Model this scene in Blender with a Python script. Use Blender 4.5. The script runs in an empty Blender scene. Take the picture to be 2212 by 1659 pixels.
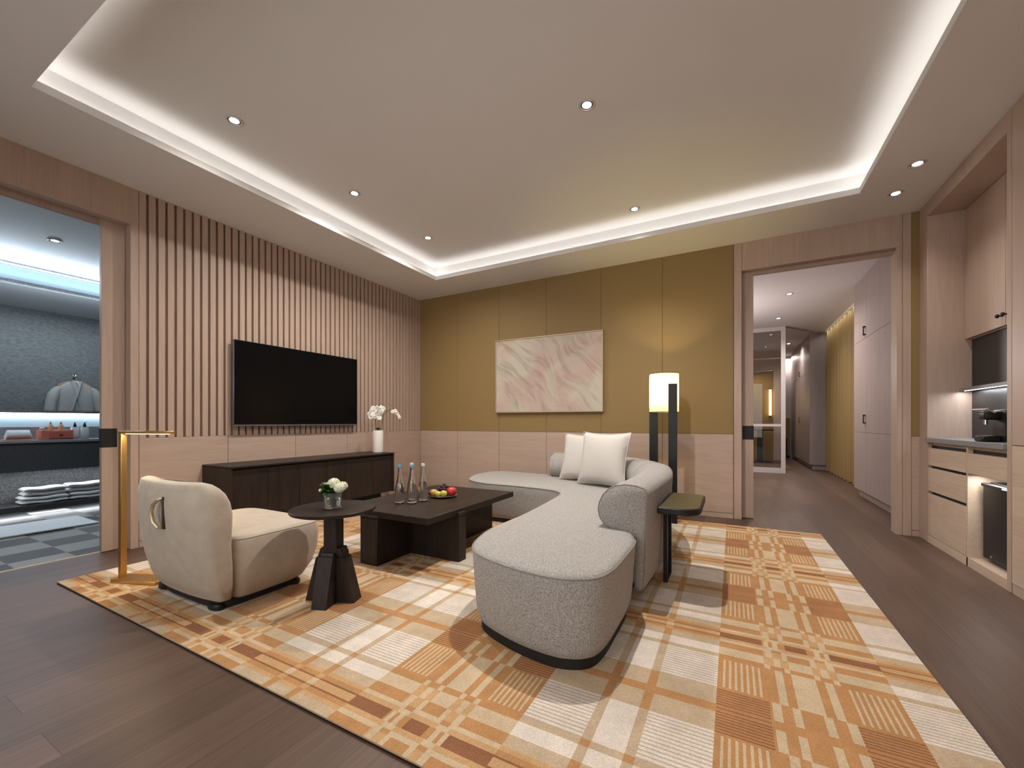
import bpy, bmesh, math, random
from mathutils import Vector, Matrix
PI = math.pi
random.seed(7)
SC = bpy.context.scene
COL = SC.collection

# ------------------------------------------------------------------ camera, world, exposure
cam = bpy.data.objects.new('camera', bpy.data.cameras.new('camera'))
COL.objects.link(cam)
cam.data.sensor_width = 36.0
cam.data.lens = 890.0 / 2212.0 * 36.0
cam.data.shift_y = 82.5 / 2212.0
cam.data.clip_start = 0.05
cam.location = (4.170, -4.851, 1.0)
cam.rotation_euler = (PI / 2, 0, math.atan(476 / 890.0))
SC.camera = cam
w = bpy.data.worlds.new('world'); SC.world = w
w.use_nodes = True
w.node_tree.nodes['Background'].inputs[0].default_value = (1.0, 0.97, 0.94, 1)     # fill light let in by the added window behind the viewpoint
w.node_tree.nodes['Background'].inputs[1].default_value = 2.7
SC.view_settings.view_transform = 'Standard'
SC.view_settings.look = 'None'
SC.view_settings.gamma = 1.0
SC.view_settings.use_curve_mapping = False
SC.view_settings.exposure = 0.0
SC.cycles.max_bounces = 18
SC.cycles.diffuse_bounces = 6
SC.cycles.glossy_bounces = 4
SC.cycles.transmission_bounces = 16
SC.cycles.sample_clamp_indirect = 4.0
SC.cycles.caustics_reflective = False
SC.cycles.caustics_refractive = False

WARM = (1.0, 0.94, 0.87)
COVE = (1.0, 0.96, 0.92)
COOL = (0.72, 0.86, 1.0)
DL_POWER = 108.0       # ceiling spots
COVE_WM = .70          # cove strip, watts per metre
BED = (1.0, 0.90, 0.88)

def area_light(name, loc, size_x, size_y, power, color, rot=(0, 0, 0), spread=PI):
    l = bpy.data.lights.new(name, 'AREA')
    l.shape = 'RECTANGLE'; l.size = size_x; l.size_y = size_y
    l.energy = power; l.color = color; l.spread = spread
    o = bpy.data.objects.new(name, l); COL.objects.link(o)
    o.location = loc; o.rotation_euler = rot
    return o

# portal for the fill light through the added window behind the viewpoint
po = area_light('fill_window_portal', (2.9, -6.21, 1.5), 4.8, 2.3, 1, (1, 1, 1), (PI / 2, 0, 0))
po.data.cycles.is_portal = True

# cove strips hidden in the ceiling trough, shining up on to the ceiling
HX0, HX1, HY0, HY1 = 0.775, 5.075, -4.10, -0.60     # opening of the dropped ceiling
for nm, loc, lx, ly in (('far', ((HX0 + HX1) / 2, HY1 + .045, 2.866), HX1 - HX0 + .1, .03),
                        ('near', ((HX0 + HX1) / 2, HY0 - .045, 2.866), HX1 - HX0 + .1, .03),
                        ('left', (HX0 - .045, (HY0 + HY1) / 2, 2.866), .03, HY1 - HY0 + .1),
                        ('right', (HX1 + .045, (HY0 + HY1) / 2, 2.866), .03, HY1 - HY0 + .1)):
    area_light('cove_light_' + nm, loc, lx, ly, COVE_WM * max(lx, ly), COVE, (PI, 0, 0))

# bathroom: cool strips above and below the mirror, under the vanity shelf, plus added fill
area_light('bath_light_top', (-2.69, -3.6, 2.66), .04, 2.4, 27, COOL, (0, math.radians(-135), 0))
area_light('bath_light_counter', (-2.715, -3.6, 1.095), .03, 2.2, 4, COOL, (0, 0, 0))
area_light('bath_light_shelf', (-2.60, -3.6, 0.045), .03, 2.2, 9, (.9, .95, 1), (0, 0, 0))
area_light('bath_fill_far', (-4.6, -2.8, 2.70), .5, 2.2, 26, COOL, (0, 0, 0))  # added lamp that brightens the reflected wall behind the mirror opening
area_light('bath_fill_band', (-2.66, -3.4, 2.63), .03, 2.4, 1.3, (.65, .85, 1), (0, math.radians(90), 0))  # added to brighten the pale band, in place of its backlight
area_light('bath_fill_ceiling', (-2.95, -3.2, 2.35), .05, 2.4, 34, COOL, (0, math.radians(150), 0))  # added behind the mirror header to brighten the ceiling beyond
area_light('bath_fill_apron', (-2.48, -3.3, .475), .04, 2.2, 6, (.92, .96, 1), (0, 0, 0))  # added under the apron to brighten the shelf and towels
area_light('bath_light_near', (-1.5, -4.2, 2.70), .5, 1.2, 5, COOL, (0, 0, 0))

# ------------------------------------------------------------------ materials
MATS = {}
def srgb(r, g, b):
    f = lambda c: c / 12.92 if c <= 0.04045 else ((c + 0.055) / 1.055) ** 2.4
    return (f(r / 255.), f(g / 255.), f(b / 255.))

def nodes_of(name):
    m = bpy.data.materials.new(name); m.use_nodes = True
    nt = m.node_tree
    return m, nt, nt.nodes['Principled BSDF'], nt.links

def mat(name, col, rough=.5, metal=0., var=None, bump=None, spec=.5, sheen=0., emit=None, emit_s=0.,
        trans=0., ior=1.45, coat=0., alpha=1.0, stretch=None):
    """var = (noise scale, amount); bump = (noise scale, distance)"""
    if name in MATS: return MATS[name]
    m, nt, b, L = nodes_of(name)
    b.inputs['Base Color'].default_value = (*col, 1)
    b.inputs['Roughness'].default_value = rough
    b.inputs['Metallic'].default_value = metal
    b.inputs['Specular IOR Level'].default_value = spec
    b.inputs['Sheen Weight'].default_value = sheen
    b.inputs['Sheen Roughness'].default_value = .4
    b.inputs['Transmission Weight'].default_value = trans
    b.inputs['IOR'].default_value = ior
    b.inputs['Coat Weight'].default_value = coat
    b.inputs['Alpha'].default_value = alpha
    if emit:
        b.inputs['Emission Color'].default_value = (*emit, 1)
        b.inputs['Emission Strength'].default_value = emit_s
    tc = nt.nodes.new('ShaderNodeTexCoord')
    src = tc.outputs['Object']
    if stretch:
        mp = nt.nodes.new('ShaderNodeMapping'); mp.inputs['Scale'].default_value = stretch
        L.new(src, mp.inputs['Vector']); src = mp.outputs['Vector']
    if var:
        n = nt.nodes.new('ShaderNodeTexNoise'); n.inputs['Scale'].default_value = var[0]; n.inputs['Detail'].default_value = 5
        L.new(src, n.inputs['Vector'])
        r = nt.nodes.new('ShaderNodeValToRGB')
        a = var[1]
        r.color_ramp.elements[0].position = .3; r.color_ramp.elements[1].position = .7
        r.color_ramp.elements[0].color = (*[max(0, c * (1 - a)) for c in col], 1)
        r.color_ramp.elements[1].color = (*[min(1, c * (1 + a)) for c in col], 1)
        L.new(n.outputs['Fac'], r.inputs['Fac']); L.new(r.outputs['Color'], b.inputs['Base Color'])
    if bump:
        n2 = nt.nodes.new('ShaderNodeTexNoise'); n2.inputs['Scale'].default_value = bump[0]; n2.inputs['Detail'].default_value = 3
        L.new(src, n2.inputs['Vector'])
        bp = nt.nodes.new('ShaderNodeBump'); bp.inputs['Distance'].default_value = bump[1]; bp.inputs['Strength'].default_value = .8
        L.new(n2.outputs['Fac'], bp.inputs['Height']); L.new(bp.outputs['Normal'], b.inputs['Normal'])
    MATS[name] = m
    return m

def wood(name, dark, light, axis, rough=.45, fine=90., long=3.5, spec=.4):
    """straight grained veneer, the grain running along axis ('x','y','z')"""
    if name in MATS: return MATS[name]
    m, nt, b, L = nodes_of(name)
    tc = nt.nodes.new('ShaderNodeTexCoord')
    def mapped(f, l):
        mp = nt.nodes.new('ShaderNodeMapping')
        s = [f, f, f]; s['xyz'.index(axis)] = l
        mp.inputs['Scale'].default_value = s
        L.new(tc.outputs['Object'], mp.inputs['Vector']); return mp.outputs['Vector']
    n1 = nt.nodes.new('ShaderNodeTexNoise'); n1.inputs['Scale'].default_value = 1; n1.inputs['Detail'].default_value = 6
    n1.inputs['Roughness'].default_value = .65
    L.new(mapped(fine, long), n1.inputs['Vector'])
    n2 = nt.nodes.new('ShaderNodeTexNoise'); n2.inputs['Scale'].default_value = 1; n2.inputs['Detail'].default_value = 3
    n2.inputs['Distortion'].default_value = 1.2
    L.new(mapped(fine * .12, long * .35), n2.inputs['Vector'])
    mx = nt.nodes.new('ShaderNodeMath'); mx.operation = 'MULTIPLY_ADD'
    L.new(n1.outputs['Fac'], mx.inputs[0]); mx.inputs[1].default_value = .55
    h = nt.nodes.new('ShaderNodeMath'); h.operation = 'MULTIPLY'; h.inputs[1].default_value = .45
    L.new(n2.outputs['Fac'], h.inputs[0]); L.new(h.outputs[0], mx.inputs[2])
    r = nt.nodes.new('ShaderNodeValToRGB')
    r.color_ramp.elements[0].position = .36; r.color_ramp.elements[0].color = (*dark, 1)
    r.color_ramp.elements[1].position = .60; r.color_ramp.elements[1].color = (*light, 1)
    L.new(mx.outputs[0], r.inputs['Fac']); L.new(r.outputs['Color'], b.inputs['Base Color'])
    b.inputs['Roughness'].default_value = rough
    b.inputs['Specular IOR Level'].default_value = spec
    bp = nt.nodes.new('ShaderNodeBump'); bp.inputs['Distance'].default_value = .0004; bp.inputs['Strength'].default_value = .5
    L.new(n1.outputs['Fac'], bp.inputs['Height']); L.new(bp.outputs['Normal'], b.inputs['Normal'])
    MATS[name] = m
    return m

def emitter(name, col, s):
    if name in MATS: return MATS[name]
    m, nt, b, L = nodes_of(name)
    b.inputs['Base Color'].default_value = (.8, .8, .8, 1)
    b.inputs['Emission Color'].default_value = (*col, 1); b.inputs['Emission Strength'].default_value = s
    MATS[name] = m
    return m

OD, OL = (.425, .313, .248), (.49, .368, .298)
OAKZ = wood('oak_upright_grain', OD, OL, 'z')
OAKY = wood('oak_grain_along_depth', OD, OL, 'y')
OAKX = wood('oak_grain_along_width', OD, OL, 'x')
PALEZ = wood('pale_oak_upright_grain', (.44, .335, .27), (.56, .44, .37), 'z')
PALEY = wood('pale_oak_grain_along_depth', (.50, .385, .29), (.60, .475, .37), 'y')
PINKZ = wood('pinkish_veneer', (.315, .258, .238), (.355, .292, .268), 'z')
WENGEY = wood('dark_wood_along_depth', (.018, .0125, .0105), (.034, .024, .0195), 'y', rough=.40, spec=.13)
WENGEZ = wood('dark_wood_upright', (.018, .0125, .0105), (.034, .024, .0195), 'z', rough=.42, spec=.2)
CEIL = mat('ceiling_paint', (.77, .76, .75), .8, spec=.2)
GOLDF = mat('gold_wall_fabric', (.265, .175, .066), .62, var=(260, .12), bump=(400, .0006), sheen=.15, stretch=(1, 1, 3))
DARKGAP = mat('dark_recess', (.02, .016, .013), .8)
BLACK = mat('black_metal', (.012, .011, .010), .42, spec=.4)
BLACKM = mat('black_matte', (.010, .009, .009), .6)
GOLDM = mat('brushed_brass', (.62, .40, .16), .33, metal=1., bump=(300, .0002))
GRAPHITE = mat('bronze_lacquer', (.135, .120, .062), .30, metal=.55)
SCREEN = mat('screen_glass', (.003, .003, .0035), .30, spec=.12)
BEZEL = mat('grey_bezel', (.22, .22, .23), .35, metal=.7)
CHROME = mat('chrome', (.75, .75, .77), .12, metal=1.)
BOUCLE_T = mat('boucle_fabric', (.345, .322, .302), .92, var=(210, .50), bump=(210, .006), sheen=.15)
BOUCLE_S = BOUCLE_T
VELVET = mat('cream_plush', (.46, .39, .315), .85, var=(15, .085), bump=(160, .0015), sheen=.35)
LINEN = mat('white_linen', (.56, .525, .49), .9, bump=(500, .0006), sheen=.1)
PIPING = mat('grey_piping', (.25, .23, .21), .85)
def shade_material():
    m = bpy.data.materials.new('lamp_shade_fabric'); m.use_nodes = True
    nt = m.node_tree; nt.nodes.clear()
    o_ = nt.nodes.new('ShaderNodeOutputMaterial'); mx = nt.nodes.new('ShaderNodeMixShader'); mx.inputs[0].default_value = .35
    tr = nt.nodes.new('ShaderNodeBsdfTranslucent'); tr.inputs['Color'].default_value = (.92, .84, .60, 1)
    df = nt.nodes.new('ShaderNodeBsdfDiffuse'); df.inputs['Color'].default_value = (.85, .80, .66, 1)
    nt.links.new(tr.outputs[0], mx.inputs[1]); nt.links.new(df.outputs[0], mx.inputs[2]); nt.links.new(mx.outputs[0], o_.inputs[0])
    return m
SHADE = shade_material()
GLASS = mat('clear_glass', (1, 1, 1), .02, trans=1., ior=1.45)
def pane_material():
    m = bpy.data.materials.new('window_pane'); m.use_nodes = True
    nt = m.node_tree; nt.nodes.clear()
    o_ = nt.nodes.new('ShaderNodeOutputMaterial'); mx = nt.nodes.new('ShaderNodeMixShader')
    tr = nt.nodes.new('ShaderNodeBsdfTransparent'); gl = nt.nodes.new('ShaderNodeBsdfGlossy'); gl.inputs['Roughness'].default_value = .02
    fr = nt.nodes.new('ShaderNodeFresnel'); fr.inputs['IOR'].default_value = 1.45
    tr.inputs['Color'].default_value = (.94, .95, .95, 1)
    nt.links.new(fr.outputs[0], mx.inputs[0]); nt.links.new(tr.outputs[0], mx.inputs[1]); nt.links.new(gl.outputs[0], mx.inputs[2]); nt.links.new(mx.outputs[0], o_.inputs[0])
    return m
PANE = pane_material()
WATER = mat('water', (1, 1, 1), .0, trans=1., ior=1.33)
STONE = mat('grey_granite', (.16, .165, .17), .5, var=(90, .55), bump=(260, .0004))
STONEW = mat('grey_stone_wall', (.15, .155, .15), .65, var=(24, .26), bump=(120, .001), stretch=(1, 1, 2.2))
STONED = mat('dark_granite', (.062, .063, .067), .4, var=(110, .55))
STONEC = mat('countertop_granite', (.23, .23, .24), .35, var=(300, .5))
WHITE = mat('white_paint', (.72, .72, .72), .5)
TOWEL = mat('white_terry', (.80, .81, .83), .95, bump=(180, .004), sheen=.2)
ROBE = mat('robe_cotton', (.36, .345, .32), .9, bump=(120, .002))
SALMON = mat('salmon_lacquer', (.55, .16, .10), .45)
LEAF = mat('green_leaf', (.055, .14, .025), .5, var=(40, .3))
PETAL = mat('white_petal', (.80, .78, .72), .6, var=(60, .1))
PETALG = mat('ivory_bloom', (.76, .76, .58), .7, bump=(150, .003))
STEM = mat('plant_stem', (.10, .12, .03), .6)
CERAM = mat('white_ceramic', (.70, .67, .61), .3)

def plank_floor():
    m, nt, b, L = nodes_of('dark_oak_planks')
    tc = nt.nodes.new('ShaderNodeTexCoord')
    mp = nt.nodes.new('ShaderNodeMapping'); mp.inputs['Rotation'].default_value = (0, 0, PI / 2)
    mp.inputs['Location'].default_value = (.6, .07, 0)
    L.new(tc.outputs['Object'], mp.inputs['Vector'])
    br = nt.nodes.new('ShaderNodeTexBrick')
    br.inputs['Scale'].default_value = 1.0
    br.inputs['Brick Width'].default_value = 1.9; br.inputs['Row Height'].default_value = .19
    br.inputs['Mortar Size'].default_value = .0012; br.inputs['Mortar Smooth'].default_value = 0.1
    br.inputs['Color1'].default_value = (.080, .047, .034, 1); br.inputs['Color2'].default_value = (.124, .076, .056, 1)
    br.inputs['Mortar'].default_value = (.045, .028, .020, 1)
    br.offset = .37
    L.new(mp.outputs['Vector'], br.inputs['Vector'])
    g = nt.nodes.new('ShaderNodeMapping'); g.inputs['Scale'].default_value = (70, 2.2, 1)
    L.new(tc.outputs['Object'], g.inputs['Vector'])
    n = nt.nodes.new('ShaderNodeTexNoise'); n.inputs['Scale'].default_value = 1; n.inputs['Detail'].default_value = 6
    L.new(g.outputs['Vector'], n.inputs['Vector'])
    g2 = nt.nodes.new('ShaderNodeMapping'); g2.inputs['Scale'].default_value = (6, .8, 1)
    L.new(tc.outputs['Object'], g2.inputs['Vector'])
    nb = nt.nodes.new('ShaderNodeTexNoise'); nb.inputs['Scale'].default_value = 1; nb.inputs['Detail'].default_value = 3
    L.new(g2.outputs['Vector'], nb.inputs['Vector'])
    r = nt.nodes.new('ShaderNodeValToRGB')
    r.color_ramp.elements[0].position = .3; r.color_ramp.elements[0].color = (.82, .80, .78, 1)
    r.color_ramp.elements[1].position = .7; r.color_ramp.elements[1].color = (1.14, 1.14, 1.14, 1)
    L.new(n.outputs['Fac'], r.inputs['Fac'])
    r2 = nt.nodes.new('ShaderNodeValToRGB')
    r2.color_ramp.elements[0].position = .3; r2.color_ramp.elements[0].color = (.82, .82, .82, 1)
    r2.color_ramp.elements[1].position = .7; r2.color_ramp.elements[1].color = (1.15, 1.13, 1.10, 1)
    L.new(nb.outputs['Fac'], r2.inputs['Fac'])
    m1 = nt.nodes.new('ShaderNodeMix'); m1.data_type = 'RGBA'; m1.blend_type = 'MULTIPLY'; m1.inputs[0].default_value = 1
    L.new(br.outputs['Color'], m1.inputs[6]); L.new(r.outputs['Color'], m1.inputs[7])
    m2 = nt.nodes.new('ShaderNodeMix'); m2.data_type = 'RGBA'; m2.blend_type = 'MULTIPLY'; m2.inputs[0].default_value = 1
    L.new(m1.outputs[2], m2.inputs[6]); L.new(r2.outputs['Color'], m2.inputs[7])
    L.new(m2.outputs[2], b.inputs['Base Color'])
    b.inputs['Roughness'].default_value = .42
    b.inputs['Specular IOR Level'].default_value = .28
    bp = nt.nodes.new('ShaderNodeBump'); bp.inputs['Distance'].default_value = .0006; bp.inputs['Strength'].default_value = .4
    L.new(n.outputs['Fac'], bp.inputs['Height']); L.new(bp.outputs['Normal'], b.inputs['Normal'])
    return m
FLOORM = plank_floor()

def checker_floor():
    m, nt, b, L = nodes_of('bath_checker_tiles')
    tc = nt.nodes.new('ShaderNodeTexCoord')
    mp = nt.nodes.new('ShaderNodeMapping'); mp.inputs['Location'].default_value = (.05, .07, .5)
    L.new(tc.outputs['Object'], mp.inputs['Vector'])
    c = nt.nodes.new('ShaderNodeTexChecker'); c.inputs['Scale'].default_value = 1 / .30
    c.inputs['Color1'].default_value = (.22, .22, .21, 1); c.inputs['Color2'].default_value = (.022, .023, .026, 1)
    L.new(mp.outputs['Vector'], c.inputs['Vector'])
    n = nt.nodes.new('ShaderNodeTexNoise'); n.inputs['Scale'].default_value = 200
    L.new(tc.outputs['Object'], n.inputs['Vector'])
    mx = nt.nodes.new('ShaderNodeMix'); mx.data_type = 'RGBA'; mx.blend_type = 'OVERLAY'; mx.inputs[0].default_value = .5
    L.new(c.outputs['Color'], mx.inputs[6]); L.new(n.outputs['Color'], mx.inputs[7])
    L.new(c.outputs['Color'], b.inputs['Base Color'])
    b.inputs['Roughness'].default_value = .30; b.inputs['Specular IOR Level'].default_value = .12
    return m
BATHF = checker_floor()

# ------------------------------------------------------------------ mesh helpers
def box(bm, x0, x1, y0, y1, z0, z1, bev=0., seg=1, mi=0):
    x0, x1 = min(x0, x1), max(x0, x1); y0, y1 = min(y0, y1), max(y0, y1); z0, z1 = min(z0, z1), max(z0, z1)
    v = [bm.verts.new(p) for p in ((x0, y0, z0), (x1, y0, z0), (x1, y1, z0), (x0, y1, z0),
                                   (x0, y0, z1), (x1, y0, z1), (x1, y1, z1), (x0, y1, z1))]
    fs = [bm.faces.new([v[i] for i in f]) for f in ((3, 2, 1, 0), (4, 5, 6, 7), (0, 1, 5, 4), (1, 2, 6, 5), (2, 3, 7, 6), (3, 0, 4, 7))]
    for f in fs: f.material_index = mi
    if bev > 0:
        es = list({e for f in fs for e in f.edges})
        r = bmesh.ops.bevel(bm, geom=es, offset=bev, segments=seg, profile=.5, affect='EDGES')
        for f in r['faces']: f.material_index = mi
    return v

def quad(bm, pts, mi=0):
    f = bm.faces.new([bm.verts.new(p) for p in pts]); f.material_index = mi; return f

def loft(bm, rings, cap0=True, cap1=True, mi=0, closed=True):
    vs = [[bm.verts.new(p) for p in r] for r in rings]
    n = len(vs[0])
    for a, b in zip(vs[:-1], vs[1:]):
        for i in range(n if closed else n - 1):
            j = (i + 1) % n
            f = bm.faces.new((a[i], a[j], b[j], b[i])); f.material_index = mi
    if cap0: bm.faces.new(list(reversed(vs[0]))).material_index = mi
    if cap1: bm.faces.new(vs[-1]).material_index = mi
    return vs

def fill_cap(bm, verts):
    from mathutils.geometry import tessellate_polygon
    for t in tessellate_polygon([[v.co for v in verts]]):
        try: bm.faces.new([verts[i] for i in t])
        except ValueError: pass

def lathe(bm, prof, c, n=32, mi=0, cap0=True, cap1=True):
    rings = []
    for r, z in prof:
        rings.append([(c[0] + r * math.cos(2 * PI * i / n), c[1] + r * math.sin(2 * PI * i / n), c[2] + z) for i in range(n)])
    return loft(bm, rings, cap0, cap1, mi)

def tube(bm, pts, r, n=10, mi=0, cap=True, closed=False):
    pts = [Vector(p) for p in pts]
    rs = r if isinstance(r, (list, tuple)) else [r] * len(pts)
    rings = []
    up = Vector((0, 0, 1)); prev = None
    N = len(pts)
    for k, p in enumerate(pts):
        if closed: t = (pts[(k + 1) % N] - pts[k - 1])
        else: t = pts[min(k + 1, N - 1)] - pts[max(k - 1, 0)]
        t = t.normalized() if t.length > 1e-9 else Vector((0, 0, 1))
        if prev is None:
            a = up if abs(t.z) < .9 else Vector((1, 0, 0))
            u = t.cross(a).normalized()
        else:
            u = (prev - t * prev.dot(t)).normalized()
        prev = u; v = t.cross(u)
        rings.append([tuple(p + (u * math.cos(2 * PI * i / n) + v * math.sin(2 * PI * i / n)) * rs[k]) for i in range(n)])
    if closed:
        vs = loft(bm, rings, False, False, mi)
        a, b = vs[-1], vs[0]
        for i in range(n):
            j = (i + 1) % n
            bm.faces.new((a[i], a[j], b[j], b[i])).material_index = mi
        return vs
    return loft(bm, rings, cap, cap, mi)

def ball(bm, c, r, sx=1, sy=1, sz=1, u=16, v=10, mi=0):
    rings = []
    for k in range(1, v):
        th = PI * k / v
        rings.append([(c[0] + r * sx * math.sin(th) * math.cos(2 * PI * i / u), c[1] + r * sy * math.sin(th) * math.sin(2 * PI * i / u),
                       c[2] - r * sz * math.cos(th)) for i in range(u)])
    vs = loft(bm, rings, False, False, mi)
    b0 = bm.verts.new((c[0], c[1], c[2] - r * sz)); b1 = bm.verts.new((c[0], c[1], c[2] + r * sz))
    for i in range(u):
        j = (i + 1) % u
        bm.faces.new((b0, vs[0][j], vs[0][i])).material_index = mi
        bm.faces.new((b1, vs[-1][i], vs[-1][j])).material_index = mi

def catmull(pts, per=6, closed=True):
    out = []; n = len(pts)
    P = [Vector(p) for p in pts]
    rng = range(n) if closed else range(n - 1)
    for i in rng:
        if closed: p0, p1, p2, p3 = P[i - 1], P[i], P[(i + 1) % n], P[(i + 2) % n]
        else: p0, p1, p2, p3 = P[max(i - 1, 0)], P[i], P[i + 1], P[min(i + 2, n - 1)]
        for k in range(per):
            t = k / per
            out.append(.5 * ((2 * p1) + (p2 - p0) * t + (2 * p0 - 5 * p1 + 4 * p2 - p3) * t * t + (3 * p1 - p0 - 3 * p2 + p3) * t ** 3))
    if not closed: out.append(P[-1])
    return out

def inset2d(pts, d):
    """move a closed counter clockwise outline inwards by d"""
    n = len(pts); out = []
    for i in range(n):
        t = (pts[(i + 1) % n] - pts[i - 1]); t = Vector((t.x, t.y)).normalized()
        nrm = Vector((-t.y, t.x))
        out.append(Vector((pts[i].x + nrm.x * d, pts[i].y + nrm.y * d)))
    return out

def rrect(x0, x1, y0, y1, r, n=6):
    pts = []
    for cx, cy, a in ((x1 - r, y0 + r, -PI / 2), (x1 - r, y1 - r, 0), (x0 + r, y1 - r, PI / 2), (x0 + r, y0 + r, PI)):
        for k in range(n + 1):
            t = a + PI / 2 * k / n
            pts.append(Vector((cx + r * math.cos(t), cy + r * math.sin(t))))
    return pts

def slab(bm, outline, z0, z1, bev=.003, mi=0):
    o = [Vector((p[0], p[1])) for p in outline]
    if bev:
        i = inset2d(o, bev)
        R = [[(p.x, p.y, z0) for p in i], [(p.x, p.y, z0 + bev) for p in o], [(p.x, p.y, z1 - bev) for p in o], [(p.x, p.y, z1) for p in i]]
    else:
        R = [[(p.x, p.y, z0) for p in o], [(p.x, p.y, z1) for p in o]]
    loft(bm, R, mi=mi)

def wpos(p):
    v = Vector((0, 0, 0))
    while p is not None:
        v += p.location; p = p.parent
    return v

def obj(name, bm, mats, parent=None, smooth=38, normals=True):
    if normals: bmesh.ops.recalc_face_normals(bm, faces=bm.faces[:])
    if parent is not None:
        o_ = wpos(parent)
        bmesh.ops.translate(bm, verts=bm.verts[:], vec=-o_)
    me = bpy.data.meshes.new(name); bm.to_mesh(me); bm.free()
    for m in (mats if isinstance(mats, (list, tuple)) else [mats]): me.materials.append(m)
    if smooth:
        me.polygons.foreach_set('use_smooth', [True] * len(me.polygons))
        me.set_sharp_from_angle(angle=math.radians(smooth))
    o = bpy.data.objects.new(name, me); COL.objects.link(o)
    if parent is not None: o.parent = parent
    return o

def tag(o, label, cat, group=None):
    o['label'] = label; o['category'] = cat
    if group: o['group'] = group
    return o

def thing(name, label, cat, loc=(0, 0, 0), group=None):
    o = bpy.data.objects.new(name, None); COL.objects.link(o)
    o.empty_display_size = .1; o.location = loc
    return tag(o, label, cat, group)

def single(name, bm, m, label, cat, group=None, base=None, smooth=38):
    """a thing that is one mesh, its origin at base"""
    if base is not None: bmesh.ops.translate(bm, verts=bm.verts[:], vec=-Vector(base))
    o = obj(name, bm, m, None, smooth)
    if base is not None: o.location = base
    return tag(o, label, cat, group)

def struct(name, bm, m, parent=None, smooth=30):
    o = obj(name, bm, m, parent, smooth)
    if parent is None: o['kind'] = 'structure'
    return o

def clone(root, loc, label=None, group=None):
    r = root.copy(); COL.objects.link(r); r.location = loc
    if label: r['label'] = label
    if group: r['group'] = group
    for ch in list(root.children):
        c = ch.copy(); COL.objects.link(c); c.parent = r
        for g in list(ch.children):
            d = g.copy(); COL.objects.link(d); d.parent = c
    return r

NB = bmesh.new
ZC = 2.845          # dropped ceiling
ZW = .873           # wainscot top
ZD = 2.557          # door head
RX = 5.61           # face of the built-ins on the right
YB = -6.2           # wall behind the camera

# ------------------------------------------------------------------ floor, ceiling
bm = NB(); box(bm, -.13, 6.3, YB, .15, -.1, 0); box(bm, 3.0, 6.3, .15, 9.2, -.1, 0)
struct('floor', bm, FLOORM)
bm = NB(); box(bm, -5.6, -.13, -5.2, -.9, -.1, -.002)
struct('floor', bm, BATHF)

bm = NB()
o = .09; ht = 3.04
def ring_faces(bm, a, b, z0, z1):   # a,b = (x0,x1,y0,y1) rectangles at z0,z1
    A = [(a[0], a[2], z0), (a[1], a[2], z0), (a[1], a[3], z0), (a[0], a[3], z0)]
    B = [(b[0], b[2], z1), (b[1], b[2], z1), (b[1], b[3], z1), (b[0], b[3], z1)]
    for i in range(4):
        j = (i + 1) % 4
        quad(bm, (A[i], A[j], B[j], B[i]))
H = (HX0, HX1, HY0, HY1)
gr = lambda d: (H[0] - d, H[1] + d, H[2] - d, H[3] + d)
ring_faces(bm, (-.08, 6.3, YB, .15), H, ZC, ZC)
ring_faces(bm, H, H, ZC, 2.893)
ring_faces(bm, H, gr(.014), 2.893, 2.893)
ring_faces(bm, gr(.014), gr(.014), 2.893, 2.858)
ring_faces(bm, gr(.014), gr(o), 2.858, 2.858)
ring_faces(bm, gr(o), gr(o), 2.858, ht)
g = gr(o)
quad(bm, ((g[0], g[2], ht), (g[0], g[3], ht), (g[1], g[3], ht), (g[1], g[2], ht)))
ceiling = struct('ceiling', bm, CEIL)
bm = NB(); box(bm, -5.6, -.15, -5.2, -.9, 2.75, 2.85); struct('ceiling', bm, WHITE)
bm = NB(); box(bm, 3.0, 6.3, .15, 9.2, 2.87, 2.97); struct('ceiling', bm, mat('bedroom_ceiling_paint', (.72, .68, .68), .8))

# ------------------------------------------------------------------ left wall with slats and wainscot
bm = NB()
YL = -3.41
box(bm, -.08, -.03, YL, .03, 0, ZC)                                  # carcass of the room side
box(bm, -.03, 0, YL, -3.359, .0, ZC, .0015)                        # door post
box(bm, -.03, 0, YL - .0, -6.2, ZD, ZC, .0015)                     # head panel over the opening
box(bm, -.08, -.03, YB, YL, ZD, ZC)
box(bm, -.15, -.118, YB, YL, 2.52, ZC)                             # bath side of the head
box(bm, -.03, 0, YB, -5.2, 0, ZD)
box(bm, -.15, -.13, -5.2, YB, 0, ZD)
pitch = .0637; y = -3.3565
while y < -.01:
    y1 = min(y + .043, -.001)
    box(bm, -.03, 0, y, y1, ZW + .002, ZC)
    y += pitch
wl = struct('wall_left', bm, OAKZ)
bm = NB()
seams = [-3.3575, -2.70, -2.02, -1.345, -.67, 0]
for a, b_ in zip(seams[:-1], seams[1:]):
    box(bm, -.03, 0, a + .002, b_ - .002, .052, ZW, .001)
struct('trim_1', bm, OAKY)
bm = NB()
for a, b_ in zip(seams[:-1], seams[1:]): box(bm, -.03, -.001, a + .002, b_ - .002, 0, .048)
struct('baseboard_left', bm, OAKY)
bm = NB(); box(bm, -.118, -.08, YB, YL, 2.60, 2.62); struct('trim_2', bm, DARKGAP)     # sliding door track
bm = NB(); box(bm, -.15, -.13, YL, .15, 0, ZC); box(bm, -.13, -.0, .031, .15, 0, ZC); struct('wall_bath_side', bm, STONEW)

# sliding door leaf parked in the wall, left
bm = NB(); box(bm, -.125, -.085, -3.553, -2.3, .006, 2.60, .0015)
d1 = struct('door_1', bm, OAKZ)
bm = NB(); box(bm, -.127, -.083, -3.556, -3.462, .805, .951, .002)
h = obj('door_handle', bm, BLACKM, d1); h['label'] = 'square black flush handle on the left sliding door'

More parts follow.
